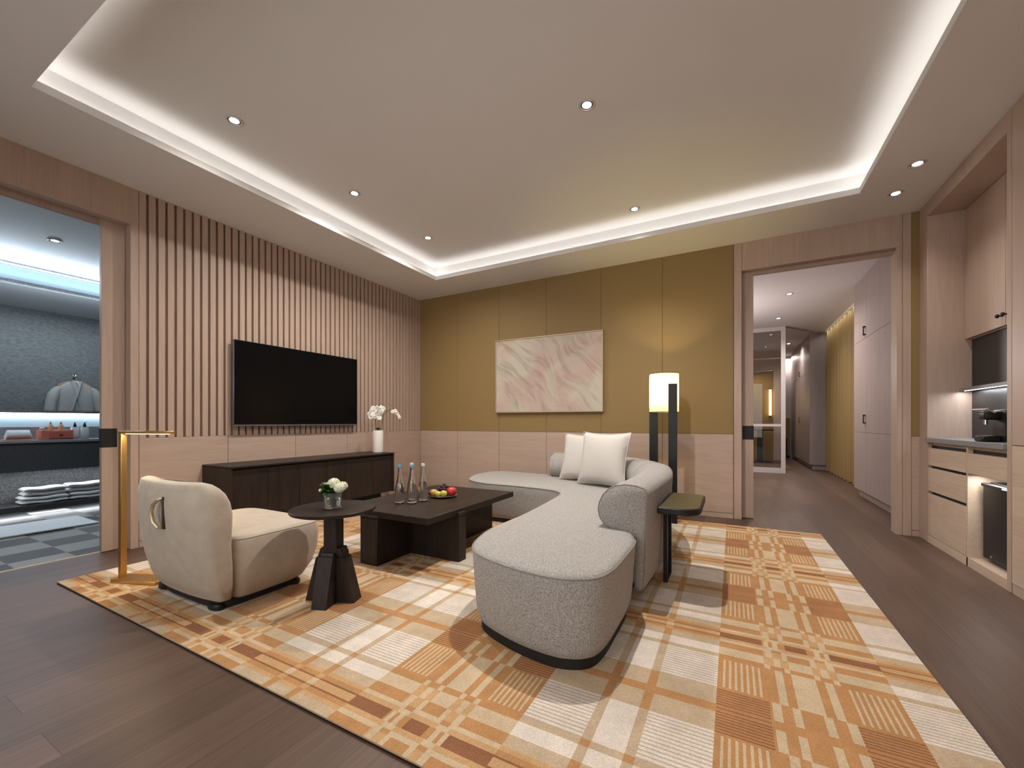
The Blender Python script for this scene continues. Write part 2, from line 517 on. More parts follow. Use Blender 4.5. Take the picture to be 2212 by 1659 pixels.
# ------------------------------------------------------------------ back wall
bm = NB()
bx = [0, .685, 1.376, 2.072, 2.782, 3.481, 4.181]
box(bm, 0, 4.254, .03, .08, 0, ZC)
box(bm, 3.0, 4.254, .13, .15, 0, ZC)
for a, b_ in zip(bx[:-1], bx[1:]): box(bm, a + .0015, b_ - .0015, 0, .03, ZW + .003, ZC, .001)
box(bm, 5.558, 5.66, 0, .03, ZW + .003, ZC)
box(bm, 5.54, 6.3, .03, .15, 0, ZC)
struct('wall_back', bm, GOLDF)
bm = NB()
for a, b_ in zip(bx[:-1], bx[1:]): box(bm, a + .002, b_ - .002, 0, .03, .052, ZW, .001)
box(bm, 5.558, 5.66, 0, .03, .052, ZW, .001)
struct('trim_3', bm, OAKX)
bm = NB()
for a, b_ in zip(bx[:-1], bx[1:]): box(bm, a + .002, b_ - .002, .001, .03, 0, .048)
box(bm, 5.558, 5.66, .001, .03, 0, .048)
struct('baseboard_back', bm, OAKX)
bm = NB()                                                          # frame of the bedroom opening
box(bm, 4.184, 4.254, -.006, .08, 0, ZC, .0015)
box(bm, 4.256, 5.498, -.004, .07, ZD, ZC, .0015)
box(bm, 4.254, 5.46, .088, .15, 2.53, ZC)
box(bm, 5.500, 5.556, -.006, .15, 0, ZC, .0015)
box(bm, 5.46, 5.498, -.004, .15, 0, ZD, .0015)
struct('trim_4', bm, OAKZ)
bm = NB(); box(bm, 4.256, 5.46, .07, .088, 2.59, 2.61); struct('trim_5', bm, DARKGAP)
bm = NB(); box(bm, 3.3, 4.362, .085, .122, .006, 2.60, .0015)
d2 = struct('door_2', bm, OAKZ)
bm = NB(); box(bm, 4.264, 4.365, .082, .125, .82, .962, .002)
h = obj('door_handle', bm, BLACKM, d2); h['label'] = 'square black flush handle on the bedroom sliding door'

# unseen shell
bm = NB()
box(bm, -.15, .45, YB - .1, YB, 0, ZC); box(bm, 5.35, 6.3, YB - .1, YB, 0, ZC)
box(bm, .45, 5.35, YB - .1, YB, 0, .3); box(bm, .45, 5.35, YB - .1, YB, 2.7, ZC)
struct('wall_front', bm, OAKZ)
bm = NB()  # unseen window, added to let fill light into the room
for x in (.45, 2.06, 3.68, 5.30): box(bm, x, x + .05, YB - .08, YB - .02, .3, 2.7)
box(bm, .5, 5.3, YB - .08, YB - .02, .3, .35); box(bm, .5, 5.3, YB - .08, YB - .02, 2.65, 2.7)
fill_win = struct('fill_window_1', bm, BLACK)
bm = NB(); box(bm, .5, 5.3, YB - .055, YB - .047, .35, 2.65); struct('fill_window_glass', bm, PANE, fill_win)
bm = NB(); box(bm, 6.2, 6.3, YB, 9.2, 0, ZC + .1); struct('wall_right', bm, PINKZ)

# ------------------------------------------------------------------ rug: woven plaid, every block at its place
def build_rug():
    X0, X1, Y0, Y1 = .483, 4.858, -3.930, -.365
    ZT = .013
    WHT, TAN = (.66, .585, .515), (.475, .365, .25)
    ORG, LOR = (.43, .228, .098), (.50, .310, .155)
    BRN, CRM = (.25, .112, .056), (.53, .410, .275)
    DEN, DGR = (.40, .200, .092), (.235, .108, .05)
    WGR = (.44, .36, .29)
    bm = NB(); cl = bm.loops.layers.float_color.new('Col')
    def put(xa, xb, ya, yb, c):
        xa, xb = max(xa, X0), min(xb, X1); ya, yb = max(ya, Y0), min(yb, Y1)
        if xb - xa < 1e-5 or yb - ya < 1e-5: return
        f = quad(bm, ((xa, ya, ZT), (xb, ya, ZT), (xb, yb, ZT), (xa, yb, ZT)))
        for l in f.loops: l[cl] = (*c, 1)
    def ribs(xa, xb, ya, yb, c, gcol, step, gw):
        n = max(1, round((yb - ya) / step)); s = (yb - ya) / n
        for k in range(n):
            put(xa, xb, ya + k * s, ya + k * s + gw, gcol); put(xa, xb, ya + k * s + gw, ya + (k + 1) * s, c)
    def stripes(xa, xb, ya, yb, c, sc):
        n = 7; m = .012; s = (xb - xa - 2 * m) / n; e = .012
        put(xa, xb, ya, ya + e, c); put(xa, xb, yb - e, yb, c)
        ya += e; yb -= e
        put(xa, xa + m, ya, yb, c); put(xb - m, xb, ya, yb, c)
        for k in range(n):
            a = xa + m + k * s; put(a, a + s * .32, ya, yb, c); put(a + s * .32, a + s * .72, ya, yb, sc); put(a + s * .72, a + s, ya, yb, c)
    PC = 1.1225                                # vertical repeat
    centres = [-3.8225 + PC * k for k in range(-1, 5)]
    # rows by distance v from the centre of a plaid line group: (v0, v1, kind)
    rows = [(0, .0175, 'p0'), (.0175, .0255, 'p1'), (.0255, .048, 'p2'), (.048, .068, 'p3'), (.068, .118, 'p4'), (.118, .182, 'p5'),
            (.182, .212, 'p6'), (.212, .437, 'q'), (.437, .539, 't'), (.539, PC / 2, 'm')]
    OC = [2.975 + 1.1445 * k for k in range(-3, 3)]
    OW = .573; WW = 1.1445 - OW
    tick = [(.173, .200), (.233, .257), (.320, .345), (.381, .409)]
    line = [(.198, .224), (.358, .384)]
    def o_cols(k):
        """colour runs across the middle (offsets .165 .. .409) of an orange band for a row kind"""
        base = ORG; runs = []
        if k in ('q',): runs = [(l[0], l[1], CRM) for l in line] + [(.252, .330, CRM)]
        elif k in ('t',): runs = [(a, b, CRM) for a, b in tick]
        elif k == 'm': runs = []
        elif k == 'p5': runs = [(.200, .224, CRM), (.252, .330, CRM), (.358, .382, CRM)]; base = LOR
        elif k == 'p4': runs = [(.173, .198, CRM), (.233, .252, CRM), (.330, .349, CRM), (.384, .409, CRM), (.252, .330, ORG)]; base = LOR
        elif k == 'p3': runs = [(.198, .233, ORG), (.349, .384, ORG)]; base = CRM
        elif k == 'p6': runs = [(.233, .252, CRM), (.330, .349, CRM), (.165, .185, CRM), (.390, .409, CRM)]
        elif k == 'p2': runs = [(.185, .233, CRM), (.349, .395, CRM)]; base = LOR
        else: runs = [(.173, .190, CRM), (.205, .225, CRM), (.252, .330, BRN), (.357, .377, CRM), (.392, .409, CRM)]; base = ORG
        runs.sort(); out = []; x = .165
        for a, b, c in runs:
            if a > x: out.append((x, a, base))
            out.append((max(a, x), b, c)); x = b
        if x < .409: out.append((x, .409, base))
        return out
    for c in centres:
        for sgn in (1, -1):
            for v0, v1, k in rows:
                ya, yb = (c + v0, c + v1) if sgn > 0 else (c - v1, c - v0)
                if yb < Y0 or ya > Y1: continue
                for ox in OC:
                    # --- white band to the right of the orange one
                    wx = ox + OW
                    wb = [(0, .205, 'r'), (.205, .237, 'l'), (.237, .338, 'w'), (.338, .370, 'l'), (.370, WW, 'r')]
                    for a, b, t in wb:
                        xa, xb = wx + a, wx + b
                        if k == 'p0': put(xa, xb, ya, yb, LOR if t != 'l' else CRM)
                        elif k == 'p1': put(xa, xb, ya, yb, BRN if t != 'l' else DEN)
                        elif k in ('p2',): put(xa, xb, ya, yb, ORG if t != 'l' else LOR)
                        elif k == 'p3': put(xa, xb, ya, yb, LOR if t != 'l' else ORG)
                        elif k == 'p4': put(xa, xb, ya, yb, TAN if t != 'l' else ORG)
                        elif k == 'p5': put(xa, xb, ya, yb, WHT if t != 'l' else TAN)
                        elif k == 'p6': put(xa, xb, ya, yb, TAN if t != 'l' else ORG)
                        elif k == 'q':
                            if t == 'r': ribs(xa, xb, ya, yb, WHT, WGR, .0172, .0052)
                            else: put(xa, xb, ya, yb, WHT if t == 'w' else TAN)
                        elif k == 't': put(xa, xb, ya, yb, TAN if t != 'l' else ORG)
                        else: put(xa, xb, ya, yb, ORG)
                    # --- orange band
                    for xa, xb in ((ox, ox + .165), (ox + .409, ox + OW)):
                        if k in ('p0', 'p1'): put(xa, xb, ya, yb, BRN)
                        elif k == 'p2': put(xa, xb, ya, yb, LOR)
                        elif k == 'p3': put(xa, xb, ya, yb, CRM)
                        elif k == 'p4': put(xa, xb, ya, yb, ORG)
                        elif k == 'p5': put(xa, xb, ya, yb, CRM)
                        elif k == 'p6': put(xa, xb, ya, yb, ORG)
                        elif k == 'q': stripes(xa, xb, ya, yb, ORG, CRM)
                        elif k == 't': ribs(xa, xb, ya, yb, DEN, DGR, .0155, .006)
                        else: ribs(xa, xb, ya, yb, DEN, DGR, .0155, .006)
                    for a, b, cc in o_cols(k): put(ox + a, ox + b, ya, yb, cc)
    # binding round the edge
    for a, b in (((X0, Y0), (X1, Y0)), ((X1, Y0), (X1, Y1)), ((X1, Y1), (X0, Y1)), ((X0, Y1), (X0, Y0))):
        for z0, z1, c in ((0.0, .007, (.03, .018, .010)), (.007, ZT, CRM)):
            f = quad(bm, ((a[0], a[1], z0), (b[0], b[1], z0), (b[0], b[1], z1), (a[0], a[1], z1)))
            for l in f.loops: l[cl] = (*c, 1)
    m, nt, b, L = nodes_of('woven_rug')
    at = nt.nodes.new('ShaderNodeVertexColor'); at.layer_name = 'Col'
    tc = nt.nodes.new('ShaderNodeTexCoord')
    n = nt.nodes.new('ShaderNodeTexNoise'); n.inputs['Scale'].default_value = 260; n.inputs['Detail'].default_value = 4
    L.new(tc.outputs['Object'], n.inputs['Vector'])
    n2 = nt.nodes.new('ShaderNodeTexNoise'); n2.inputs['Scale'].default_value = 11; n2.inputs['Detail'].default_value = 3
    L.new(tc.outputs['Object'], n2.inputs['Vector'])
    r = nt.nodes.new('ShaderNodeValToRGB')
    r.color_ramp.elements[0].position = .3; r.color_ramp.elements[0].color = (.80, .79, .78, 1)
    r.color_ramp.elements[1].position = .7; r.color_ramp.elements[1].color = (1.14, 1.14, 1.14, 1)
    L.new(n.outputs['Fac'], r.inputs['Fac'])
    r2 = nt.nodes.new('ShaderNodeValToRGB')
    r2.color_ramp.elements[0].position = .35; r2.color_ramp.elements[0].color = (.92, .92, .91, 1)
    r2.color_ramp.elements[1].position = .65; r2.color_ramp.elements[1].color = (1.06, 1.06, 1.06, 1)
    L.new(n2.outputs['Fac'], r2.inputs['Fac'])
    m1 = nt.nodes.new('ShaderNodeMix'); m1.data_type = 'RGBA'; m1.blend_type = 'MULTIPLY'; m1.inputs[0].default_value = 1
    L.new(at.outputs['Color'], m1.inputs[6]); L.new(r.outputs['Color'], m1.inputs[7])
    m2 = nt.nodes.new('ShaderNodeMix'); m2.data_type = 'RGBA'; m2.blend_type = 'MULTIPLY'; m2.inputs[0].default_value = 1
    L.new(m1.outputs[2], m2.inputs[6]); L.new(r2.outputs['Color'], m2.inputs[7])
    L.new(m2.outputs[2], b.inputs['Base Color'])
    b.inputs['Roughness'].default_value = .95; b.inputs['Specular IOR Level'].default_value = .15
    bp = nt.nodes.new('ShaderNodeBump'); bp.inputs['Distance'].default_value = .003; bp.inputs['Strength'].default_value = .6
    L.new(n.outputs['Fac'], bp.inputs['Height']); L.new(bp.outputs['Normal'], b.inputs['Normal'])
    single('rug', bm, m, 'large orange, tan and white plaid woven rug on the wooden floor', 'rug', smooth=0)
build_rug()
RZ = .013

# ------------------------------------------------------------------ sofa
def build_sofa():
    t = thing('sofa', 'curved corner sofa in grey boucle with rounded chaise and low wraparound back', 'sofa', (3.2, -1.9, RZ))
    ctl = [(3.128, -3.245), (3.293, -3.315), (3.459, -3.350), (3.591, -3.346), (3.695, -3.283), (3.735, -3.17), (3.742, -2.956),
           (3.738, -2.72), (3.70, -2.58), (3.69, -2.2), (3.69, -1.8), (3.645, -1.35), (3.48, -.98), (3.2, -.70), (2.9, -.56), (2.445, -.50), (2.1, -.46),
           (1.76, -.436), (1.60, -.52), (1.545, -.70), (1.57, -.92), (1.67, -1.16), (1.834, -1.30), (2.02, -1.36), (2.30, -1.365),
           (2.60, -1.395), (2.78, -1.45), (2.875, -1.56), (2.915, -1.80), (2.958, -2.40), (2.953, -2.80), (2.985, -3.0), (3.04, -3.15)]
    ol = catmull([(a, b, 0) for a, b in ctl], 6)
    prof = [(.055, .050), (.035, .062), (.022, .10), (.012, .20), (.004, .32), (0, .375), (.004, .392), (.018, .402), (.045, .407)]
    bm = NB()
    R = []
    for d, z in prof:
        R.append([(p.x, p.y, z) for p in inset2d(ol, d)])
    vs = loft(bm, R, False, False)
    fill_cap(bm, vs[0]); fill_cap(bm, vs[-1])
    obj('seat', bm, BOUCLE_S, t, 50)
    bm = NB(); tube(bm, [(p.x, p.y, .390) for p in inset2d(ol, -.0005)], .0032, 6, closed=True)
    obj('piping', bm, PIPING, t)
    bm = NB()
    pl = inset2d(ol, .045)
    vs = loft(bm, [[(p.x, p.y, z) for p in pl] for z in (RZ, .066)], False, False)
    fill_cap(bm, vs[0]); fill_cap(bm, vs[-1])
    obj('plinth', bm, BLACKM, t)
    # back: section (n = outwards, z) swept along the outer face
    path = catmull([(3.772, -2.552, 0), (3.785, -2.3, 0), (3.795, -2.0, 0), (3.79, -1.70, 0), (3.725, -1.30, 0), (3.54, -.95, 0), (3.25, -.66, 0), (2.93, -.49, 0),
                    (2.66, -.44, 0), (2.43, -.43, 0)], 7, closed=False)
    sec = [(-.046, .085), (-.028, .093), (-.020, .115), (-.010, .35), (-.004, .52), (.002, .600), (-.002, .626), (-.018, .646), (-.06, .658), (-.12, .661), (-.175, .651), (-.215, .630),
           (-.250, .595), (-.272, .55), (-.280, .505), (-.272, .465), (-.252, .432), (-.222, .41), (-.18, .398), (-.12, .392), (-.085, .38), (-.076, .36), (-.076, .13), (-.066, .095)]
    cx, cz = -.13, .42
    def ring(p, n, s, shift):
        return [tuple(Vector((p.x, p.y, 0)) + n * (cx + (a - cx) * s if False else a) + Vector((0, 0, z))) for a, z in sec]
    N = len(path); R = []; NR = []
    for k, p in enumerate(path):
        tg = (path[min(k + 1, N - 1)] - path[max(k - 1, 0)]).normalized()
        n = Vector((tg.y, -tg.x, 0)); NR.append((p, n, tg))
        R.append(ring(p, n, 1, 0))
    def capring(k, dist, shrink):
        p, n, tg = NR[k]
        q = p + tg * dist
        out = []
        m = len(sec)
        for i in range(m):
            a, z = sec[i]
            b0, b1 = Vector(sec[i - 1]), Vector(sec[(i + 1) % m])
            d = (b1 - b0).normalized(); nn = Vector((-d.y, d.x))
            a2, z2 = a + nn.x * shrink, z + nn.y * shrink
            out.append(tuple(Vector((q.x, q.y, 0)) + n * a2 + Vector((0, 0, z2))))
        return out
    R = [capring(0, -.022, .016), capring(0, -.014, .006)] + R + [capring(N - 1, .014, .006), capring(N - 1, .022, .016)]
    bm = NB(); vs = loft(bm, R, False, False)
    fill_cap(bm, vs[0]); fill_cap(bm, vs[-1])
    obj('backrest', bm, BOUCLE_T, t, 50)
    # piping round the near end of the back and the seam across the corner
    bm = NB(); tube(bm, capring(0, -.014, .004), .0028, 6, closed=True)
    obj('piping', bm, PIPING, t)
    for kk in (30, 44):
        p, n, tg = NR[kk]
        bm = NB()
        tube(bm, [tuple(Vector((p.x, p.y, 0)) + n * (a + .001) + Vector((0, 0, z + .0005))) for a, z in sec[2:18]], .0022, 6)
        obj('seam', bm, PIPING, t)
build_sofa()

def cushion(name, label, c, dirx, w_, h_, th, lean, group, m=LINEN):
    """square scatter cushion standing on its lower edge at c, width along dirx, leaning back"""
    dx = Vector((math.cos(dirx), math.sin(dirx), 0)); nb = Vector((-dx.y, dx.x, 0))      # nb = away from the viewer
    uz = (Vector((0, 0, 1)) * math.cos(lean) + nb * math.sin(lean)); nn = dx.cross(uz)
    t = thing(name, label, 'cushion', c, group)
    bm = NB(); n = 18
    G = {}
    for s in (1, -1):
        for i in range(n + 1):
            for j in range(n + 1):
                u, v = -1 + 2 * i / n, -1 + 2 * j / n
                edge = i in (0, n) or j in (0, n)
                if s < 0 and edge: G[(s, i, j)] = G[(1, i, j)]; continue
                x = u * (1 - .11 * (1 - v * v) * abs(u)); z = v * (1 - .09 * (1 - u * u) * abs(v))
                f = ((1 - u * u) * (1 - v * v)) ** .42
                wr = .05 * math.sin(5 * u + 3 * v) * f
                p = Vector(c) + dx * (x * w_ / 2) + uz * (h_ / 2 + z * h_ / 2) + nn * (s * th / 2 * (f + wr * .5))
                G[(s, i, j)] = bm.verts.new(p)
        for i in range(n):
            for j in range(n):
                bm.faces.new((G[(s, i, j)], G[(s, i + 1, j)], G[(s, i + 1, j + 1)], G[(s, i, j + 1)]))
    obj('cushion_cover', bm, m, t, 60)
    bm = NB(); pts = []
    for k in range(4 * n):
        e, q = divmod(k, n); a = -1 + 2 * q / n
        u, v = ((a, -1), (1, a), (-a, 1), (-1, -a))[e]
        x = u * (1 - .11 * (1 - v * v) * abs(u)); z = v * (1 - .09 * (1 - u * u) * abs(v))
        pts.append(Vector(c) + dx * (x * w_ / 2 * 1.004) + uz * (h_ / 2 + z * h_ / 2 * 1.004))
    tube(bm, pts, .0035, 6, closed=True)
    obj('piping', bm, m, t)
    return t
cushion('cushion', 'white square cushion in front on the sofa, nearest the chaise', (3.10, -1.14, .417), math.radians(-20), .53, .50, .18, .20, 'white cushions on the sofa')
cushion('cushion', 'white square cushion tucked behind the front one, beside the sofa back end', (2.81, -.895, .417), math.radians(-14), .47, .48, .15, .24, 'white cushions on the sofa')

# ------------------------------------------------------------------ slipper armchair
def sell(cx, yr, yf, hw, ef=6., er=2.6, n=56):
    """closed outline: superellipse, rounder (er) towards the rear, squarer (ef) towards the front"""
    yc = (yr + yf) / 2 if er == ef else yf - (yf - yr) * .55
    pts = []
    for i in range(n):
        a = 2 * PI * i / n
        c, s = math.cos(a), math.sin(a)
        e = ef if s > 0 else er
        x = math.copysign(abs(c) ** (2 / e), c) * hw; yy = math.copysign(abs(s) ** (2 / e), s)
        pts.append((cx + x, yc + yy * ((yf - yc) if s > 0 else (yc - yr))))
    return pts
def build_armchair():
    t = thing('armchair', 'low armless chair in cream plush with a curved back, seen from behind', 'armchair', (1.5, -3.5, RZ))
    prof = [(.055, -3.690, -3.62, .30), (.07, -3.715, -3.60, .345), (.14, -3.755, -3.60, .368), (.25, -3.785, -3.605, .383), (.36, -3.803, -3.615, .390), (.44, -3.813, -3.61, .393),
            (.52, -3.819, -3.605, .392), (.58, -3.821, -3.615, .386), (.625, -3.818, -3.635, .377), (.655, -3.808, -3.66, .362), (.678, -3.804, -3.685, .338), (.690, -3.785, -3.71, .30), (.693, -3.765, -3.735, .25)]
    bm = NB()
    R = []
    for z, yr, yf, hw in prof:
        ring = []
        for x, y in sell(1.5, yr, yf - .03, hw, 5., 2.9):
            k = (x - 1.5) / .39
            zz = z + (.012 * (k * k) - .006) * max(0, (z - .5) / .19)
            ring.append((x, y + .02 * (abs(k) ** 2), zz))
        R.append(ring)
    loft(bm, R); obj('backrest', bm, VELVET, t, 60)
    bm = NB()
    prof = [(.055, -3.62, -3.22, .335), (.07, -3.62, -3.185, .355), (.14, -3.63, -3.130, .378), (.22, -3.64, -3.100, .389), (.31, -3.65, -3.092, .393), (.365, -3.65, -3.10, .391),
            (.388, -3.65, -3.115, .382), (.397, -3.64, -3.14, .362), (.402, -3.62, -3.18, .32)]
    R = []
    for z, yr, yf, hw in prof: R.append([(x, y, z) for x, y in sell(1.5, yr, yf, hw, 6.5, 7.)])
    loft(bm, R); obj('seat', bm, VELVET, t, 60)
    bm = NB()
    tube(bm, [(x, y, .380) for x, y in sell(1.5, -3.65, -3.106, .3865, 6.5, 7.)], .0028, 6, closed=True)
    obj('piping', bm, mat('cream_piping', (.42, .35, .28), .8), t)
    bm = NB(); slab(bm, [Vector(p) for p in sell(1.5, -3.69, -3.21, .325, 6, 5)], .024, .058, .002)
    obj('base', bm, BLACKM, t)
    for x, y in ((1.19, -3.655), (1.76, -3.665), (1.22, -3.25), (1.78, -3.25)):
        bm = NB(); slab(bm, [Vector((x + .055 * math.cos(a * PI / 8), y + .034 * math.sin(a * PI / 8))) for a in range(16)], RZ, .045, .008)
        f = obj('foot', bm, BLACK, t)
    # pull handle on the back
    ys = -3.822
    bm = NB(); box(bm, 1.556, 1.574, ys - .002, ys + .03, .445, .612, .002)
    s = obj('handle_slot', bm, mat('dark_leather', (.05, .035, .025), .6), t)
    bm = NB()
    tube(bm, [(1.555, ys + .004, .60), (1.555, ys - .016, .597), (1.53, ys - .026, .575), (1.515, ys - .029, .535), (1.53, ys - .026, .485), (1.555, ys - .016, .458), (1.555, ys + .004, .452)], .0085, 8)
    g_ = obj('handle', bm, mat('pale_brass', (.62, .52, .36), .35, metal=.8), t); g_['label'] = 'pale brass pull handle on the back of the chair'
build_armchair()

# ------------------------------------------------------------------ round side table, coffee table
def build_round_table():
    t = thing('side_table', 'small round dark wood side table on a stepped cross base', 'side table', (2.22, -3.30, RZ))
    bm = NB(); lathe(bm, [(.0, -.012), (.205, -.012), (.222, -.006), (.226, 0), (.226, .008), (.222, .012), (.0, .012)], (2.195, -3.283, .510), 64, cap0=False, cap1=False)
    bmesh.ops.remove_doubles(bm, verts=bm.verts[:], dist=1e-5)
    obj('tabletop', bm, WENGEY, t)
    bm = NB(); box(bm, -.038, .038, -.038, .038, .20, .499, .002)
    rot = math.radians(20)
    M = Matrix.Translation((2.205, -3.29, 0)) @ Matrix.Rotation(rot, 4, 'Z')
    bmesh.ops.transform(bm, matrix=M, verts=bm.verts[:]); obj('column', bm, WENGEZ, t)
    for a in (0, 90):
        bm = NB()
        for (zb, zt, wb, wt, th) in ((RZ, .255, .143, .080, .042), (.20, .305, .092, .058, .034)):
            if a == 90: zb2, zt2 = zb, zt + (.015 if zt < .3 else -.02)
            else: zb2, zt2 = zb, zt
            R = []
            for z, w2 in ((zb2, wb), (zt2, wt)):
                R.append([(-w2, -th, z), (w2, -th, z), (w2, th, z), (-w2, th, z)])
            loft(bm, R)
        bmesh.ops.transform(bm, matrix=M @ Matrix.Rotation(math.radians(a), 4, 'Z'), verts=bm.verts[:])
        obj('leg_fin', bm, WENGEZ, t)
build_round_table()

def build_coffee_table():
    t = thing('coffee_table', 'rectangular dark wood coffee table with a thick top on interlocked slab legs', 'coffee table', (2.03, -2.2, RZ))
    bm = NB(); box(bm, 1.60, 2.452, -2.78, -1.61, .338, .382, .003)
    obj('tabletop', bm, WENGEY, t)
    for x0, x1, y0, y1, lip in ((1.868, 2.027, -2.804, -2.40, 'y'), (1.62, 2.475, -2.47, -2.385, 'x'), (2.035, 2.185, -2.40, -1.53, 'n')):
        bm = NB(); box(bm, x0, x1, y0, y1, RZ, .337, .002)
        if lip == 'y': box(bm, x0, x1, y0, -2.782, .33, .352, .001)
        if lip == 'x': box(bm, 2.454, x1, y0, y1, .33, .362, .001)
        obj('leg', bm, WENGEZ, t)
build_coffee_table()
CT = .382

# ------------------------------------------------------------------ things on the tables
def bottle_parts(t, c):
    prof = [(.0, 0), (.031, 0), (.035, .004), (.0355, .012), (.0355, .085), (.033, .115), (.026, .150), (.019, .18), (.0145, .21), (.0130, .24), (.0128, .268), (.0145, .270), (.0145, .276)]
    bm = NB(); lathe(bm, prof, c, 24, cap0=False, cap1=False)
    inner = [(max(r - .0025, .0), z + (.004 if z < .02 else 0)) for r, z in reversed(prof)]
    full = prof + inner[1:] if False else prof + inner
    bm.free(); bm = NB()
    lathe(bm, full, c, 24, cap0=False, cap1=False)
    bmesh.ops.remove_doubles(bm, verts=bm.verts[:], dist=1e-5)
    obj('bottle_glass', bm, GLASS, t, 60)
    bm = NB(); lathe(bm, [(.0, .0060), (.0330, .0062), (.0334, .085), (.0306, .1145), (.0238, .149), (.0, .149)], c, 24, cap0=False, cap1=False)
    bmesh.ops.remove_doubles(bm, verts=bm.verts[:], dist=1e-5)
    obj('bottle_water', bm, WATER, t, 60)
    bm = NB(); lathe(bm, [(.0148, .272), (.0152, .290), (.0135, .294)], c, 20)
    return bm
capB = mat('blue_cap', (.10, .30, .42), .4); capW = mat('pale_cap', (.62, .58, .55), .4)
bl = [(1.931, -2.484, capB, 'clear glass water bottle, leftmost on the coffee table'),
      (2.015, -2.439, capB, 'clear glass water bottle in front, second from left on the coffee table'),
      (2.027, -2.327, capW, 'clear glass water bottle with a pale cap, nearest the fruit plate'),
      (1.922, -2.340, capW, 'clear glass water bottle mostly hidden behind the front middle bottle')]
protoB = None
for i, (x, y, m, lab) in enumerate(bl):
    if i == 0:
        protoB = thing('water_bottle', lab, 'bottle', (x, y, CT), 'water bottles on the coffee table')
        bm = bottle_parts(protoB, (x, y, CT)); obj('bottle_cap', bm, capB, protoB)
    else:
        r = clone(protoB, (x, y, CT), lab)
        if m is capW:
            for ch in r.children:
                if ch.name.startswith('bottle_cap'):
                    ch.data = ch.data.copy(); ch.data.materials[0] = capW

pc = (2.055, -2.105, CT)
bm = NB(); lathe(bm, [(.0, .002), (.06, .002), (.075, .005), (.112, .014), (.116, .016), (.113, .018), (.07, .009), (.0, .008)], pc, 48, cap0=False, cap1=False)
bmesh.ops.remove_doubles(bm, verts=bm.verts[:], dist=1e-5)
single('fruit_plate', bm, mat('dark_plate', (.16, .11, .08), .25, metal=.3), 'shallow dark round plate holding fruit on the coffee table', 'plate', base=pc)
def fruit(name, lab, x, y, r, col, var, sz=.92, stem=True, cat=None):
    z = CT + .010 + r * sz
    t = thing(name, lab, cat or name, (x, y, CT + .010))
    bm = NB()
    prof = []
    for k in range(13):
        a = PI * k / 12; rr = r * math.sin(a); zz = -r * sz * math.cos(a)
        if k > 9: zz -= r * .10 * (k - 9) / 3 * (1.6 if k == 12 else 1)
        prof.append((max(rr, .0003), zz))
    lathe(bm, prof, (x, y, z), 24)
    obj('fruit_body', bm, mat('skin_' + lab.split()[0] + '_' + name, col, .35, var=(30, var)), t, 80)
    if stem:
        bm = NB(); tube(bm, [(x, y, z + r * sz * .72), (x + .002, y, z + r * sz + .008)], .0015, 6)
        obj('stem', bm, STEM, t)
fruit('apple', 'large red apple at the right of the fruit plate', 2.126, -2.085, .041, (.50, .035, .035), .25)
fruit('apple', 'yellow-green apple in front on the fruit plate, next to the red apple', 2.098, -2.158, .030, (.50, .46, .09), .2)
fruit('apple', 'small yellow-green apple between the peach and the other green apple', 2.063, -2.185, .027, (.52, .45, .08), .2)
fruit('peach', 'yellow peach with an orange blush at the front left of the fruit plate', 2.015, -2.178, .032, (.62, .34, .10), .35, .95)
fruit('plum', 'dark red plum at the left edge of the fruit plate', 1.972, -2.160, .026, (.22, .03, .03), .3)
t = thing('grape_bunch', 'bunch of dark purple grapes heaped behind the apples on the fruit plate', 'grapes', (2.05, -2.09, CT + .010))
gm = mat('grape_skin', (.075, .022, .035), .25, var=(50, .4))
g0 = None; spots = []
for layer, (zz, rr, n) in enumerate(((.022, .050, 12), (.045, .038, 11), (.066, .022, 7), (.080, .004, 1))):
    for k in range(n):
        a = 2 * PI * k / n + layer * .5
        spots.append((2.055 + rr * 1.22 * math.cos(a) - .030, -2.056 + rr * .66 * math.sin(a), CT + .010 + zz + random.uniform(-.003, .003)))
for i, s in enumerate(spots):
    if i == 0:
        bm = NB(); ball(bm, s, .0125, sz=1.1, u=12, v=8); g0 = obj('grape', bm, gm, t, 80)
        g0s = Vector(s)
    else:
        d = g0.copy(); COL.objects.link(d); d.parent = t; d.location = Vector(s) - g0s
bm = NB(); tube(bm, [(2.04, -2.09, .45), (2.035, -2.085, .485), (2.02, -2.08, .495)], .002, 6); obj('stem', bm, STEM, t)

# flowers on the round table
vc = (2.213, -3.301, .5235)
t = thing('glass_vase', 'small cut glass tumbler vase on the round side table', 'vase', vc)
bm = NB(); NV = 32
def vring(r, z, amp):
    return [(vc[0] + (r + amp * (i % 2)) * math.cos(2 * PI * i / NV), vc[1] + (r + amp * (i % 2)) * math.sin(2 * PI * i / NV), vc[2] + z) for i in range(NV)]
R = [vring(.040, .0, 0), vring(.043, .003, .0)]
for k in range(7):
    rr = [vring(.0435, .008 + k * .007, .0035 if True else 0)]
    if k % 2: rr = [rr[0][1:] + rr[0][:1]] if False else [vring(.0465, .008 + k * .007, -.0035)]
    R += rr
R += [vring(.045, .058, 0), vring(.046, .088, 0), vring(.0435, .088, 0), vring(.042, .058, 0), vring(.038, .014, 0)]
loft(bm, R); obj('vase_glass', bm, mat('cut_glass', (.93, .95, .94), .07, trans=.93, ior=1.45), t, 20)
bm = NB(); lathe(bm, [(.037, .0145), (.0408, .05)], vc, 24); obj('vase_water', bm, WATER, t, 60)
t = thing('flower_bouquet', 'posy of white blooms and dark green leaves in the cut glass vase', 'flowers', (vc[0], vc[1], vc[2] + .015))
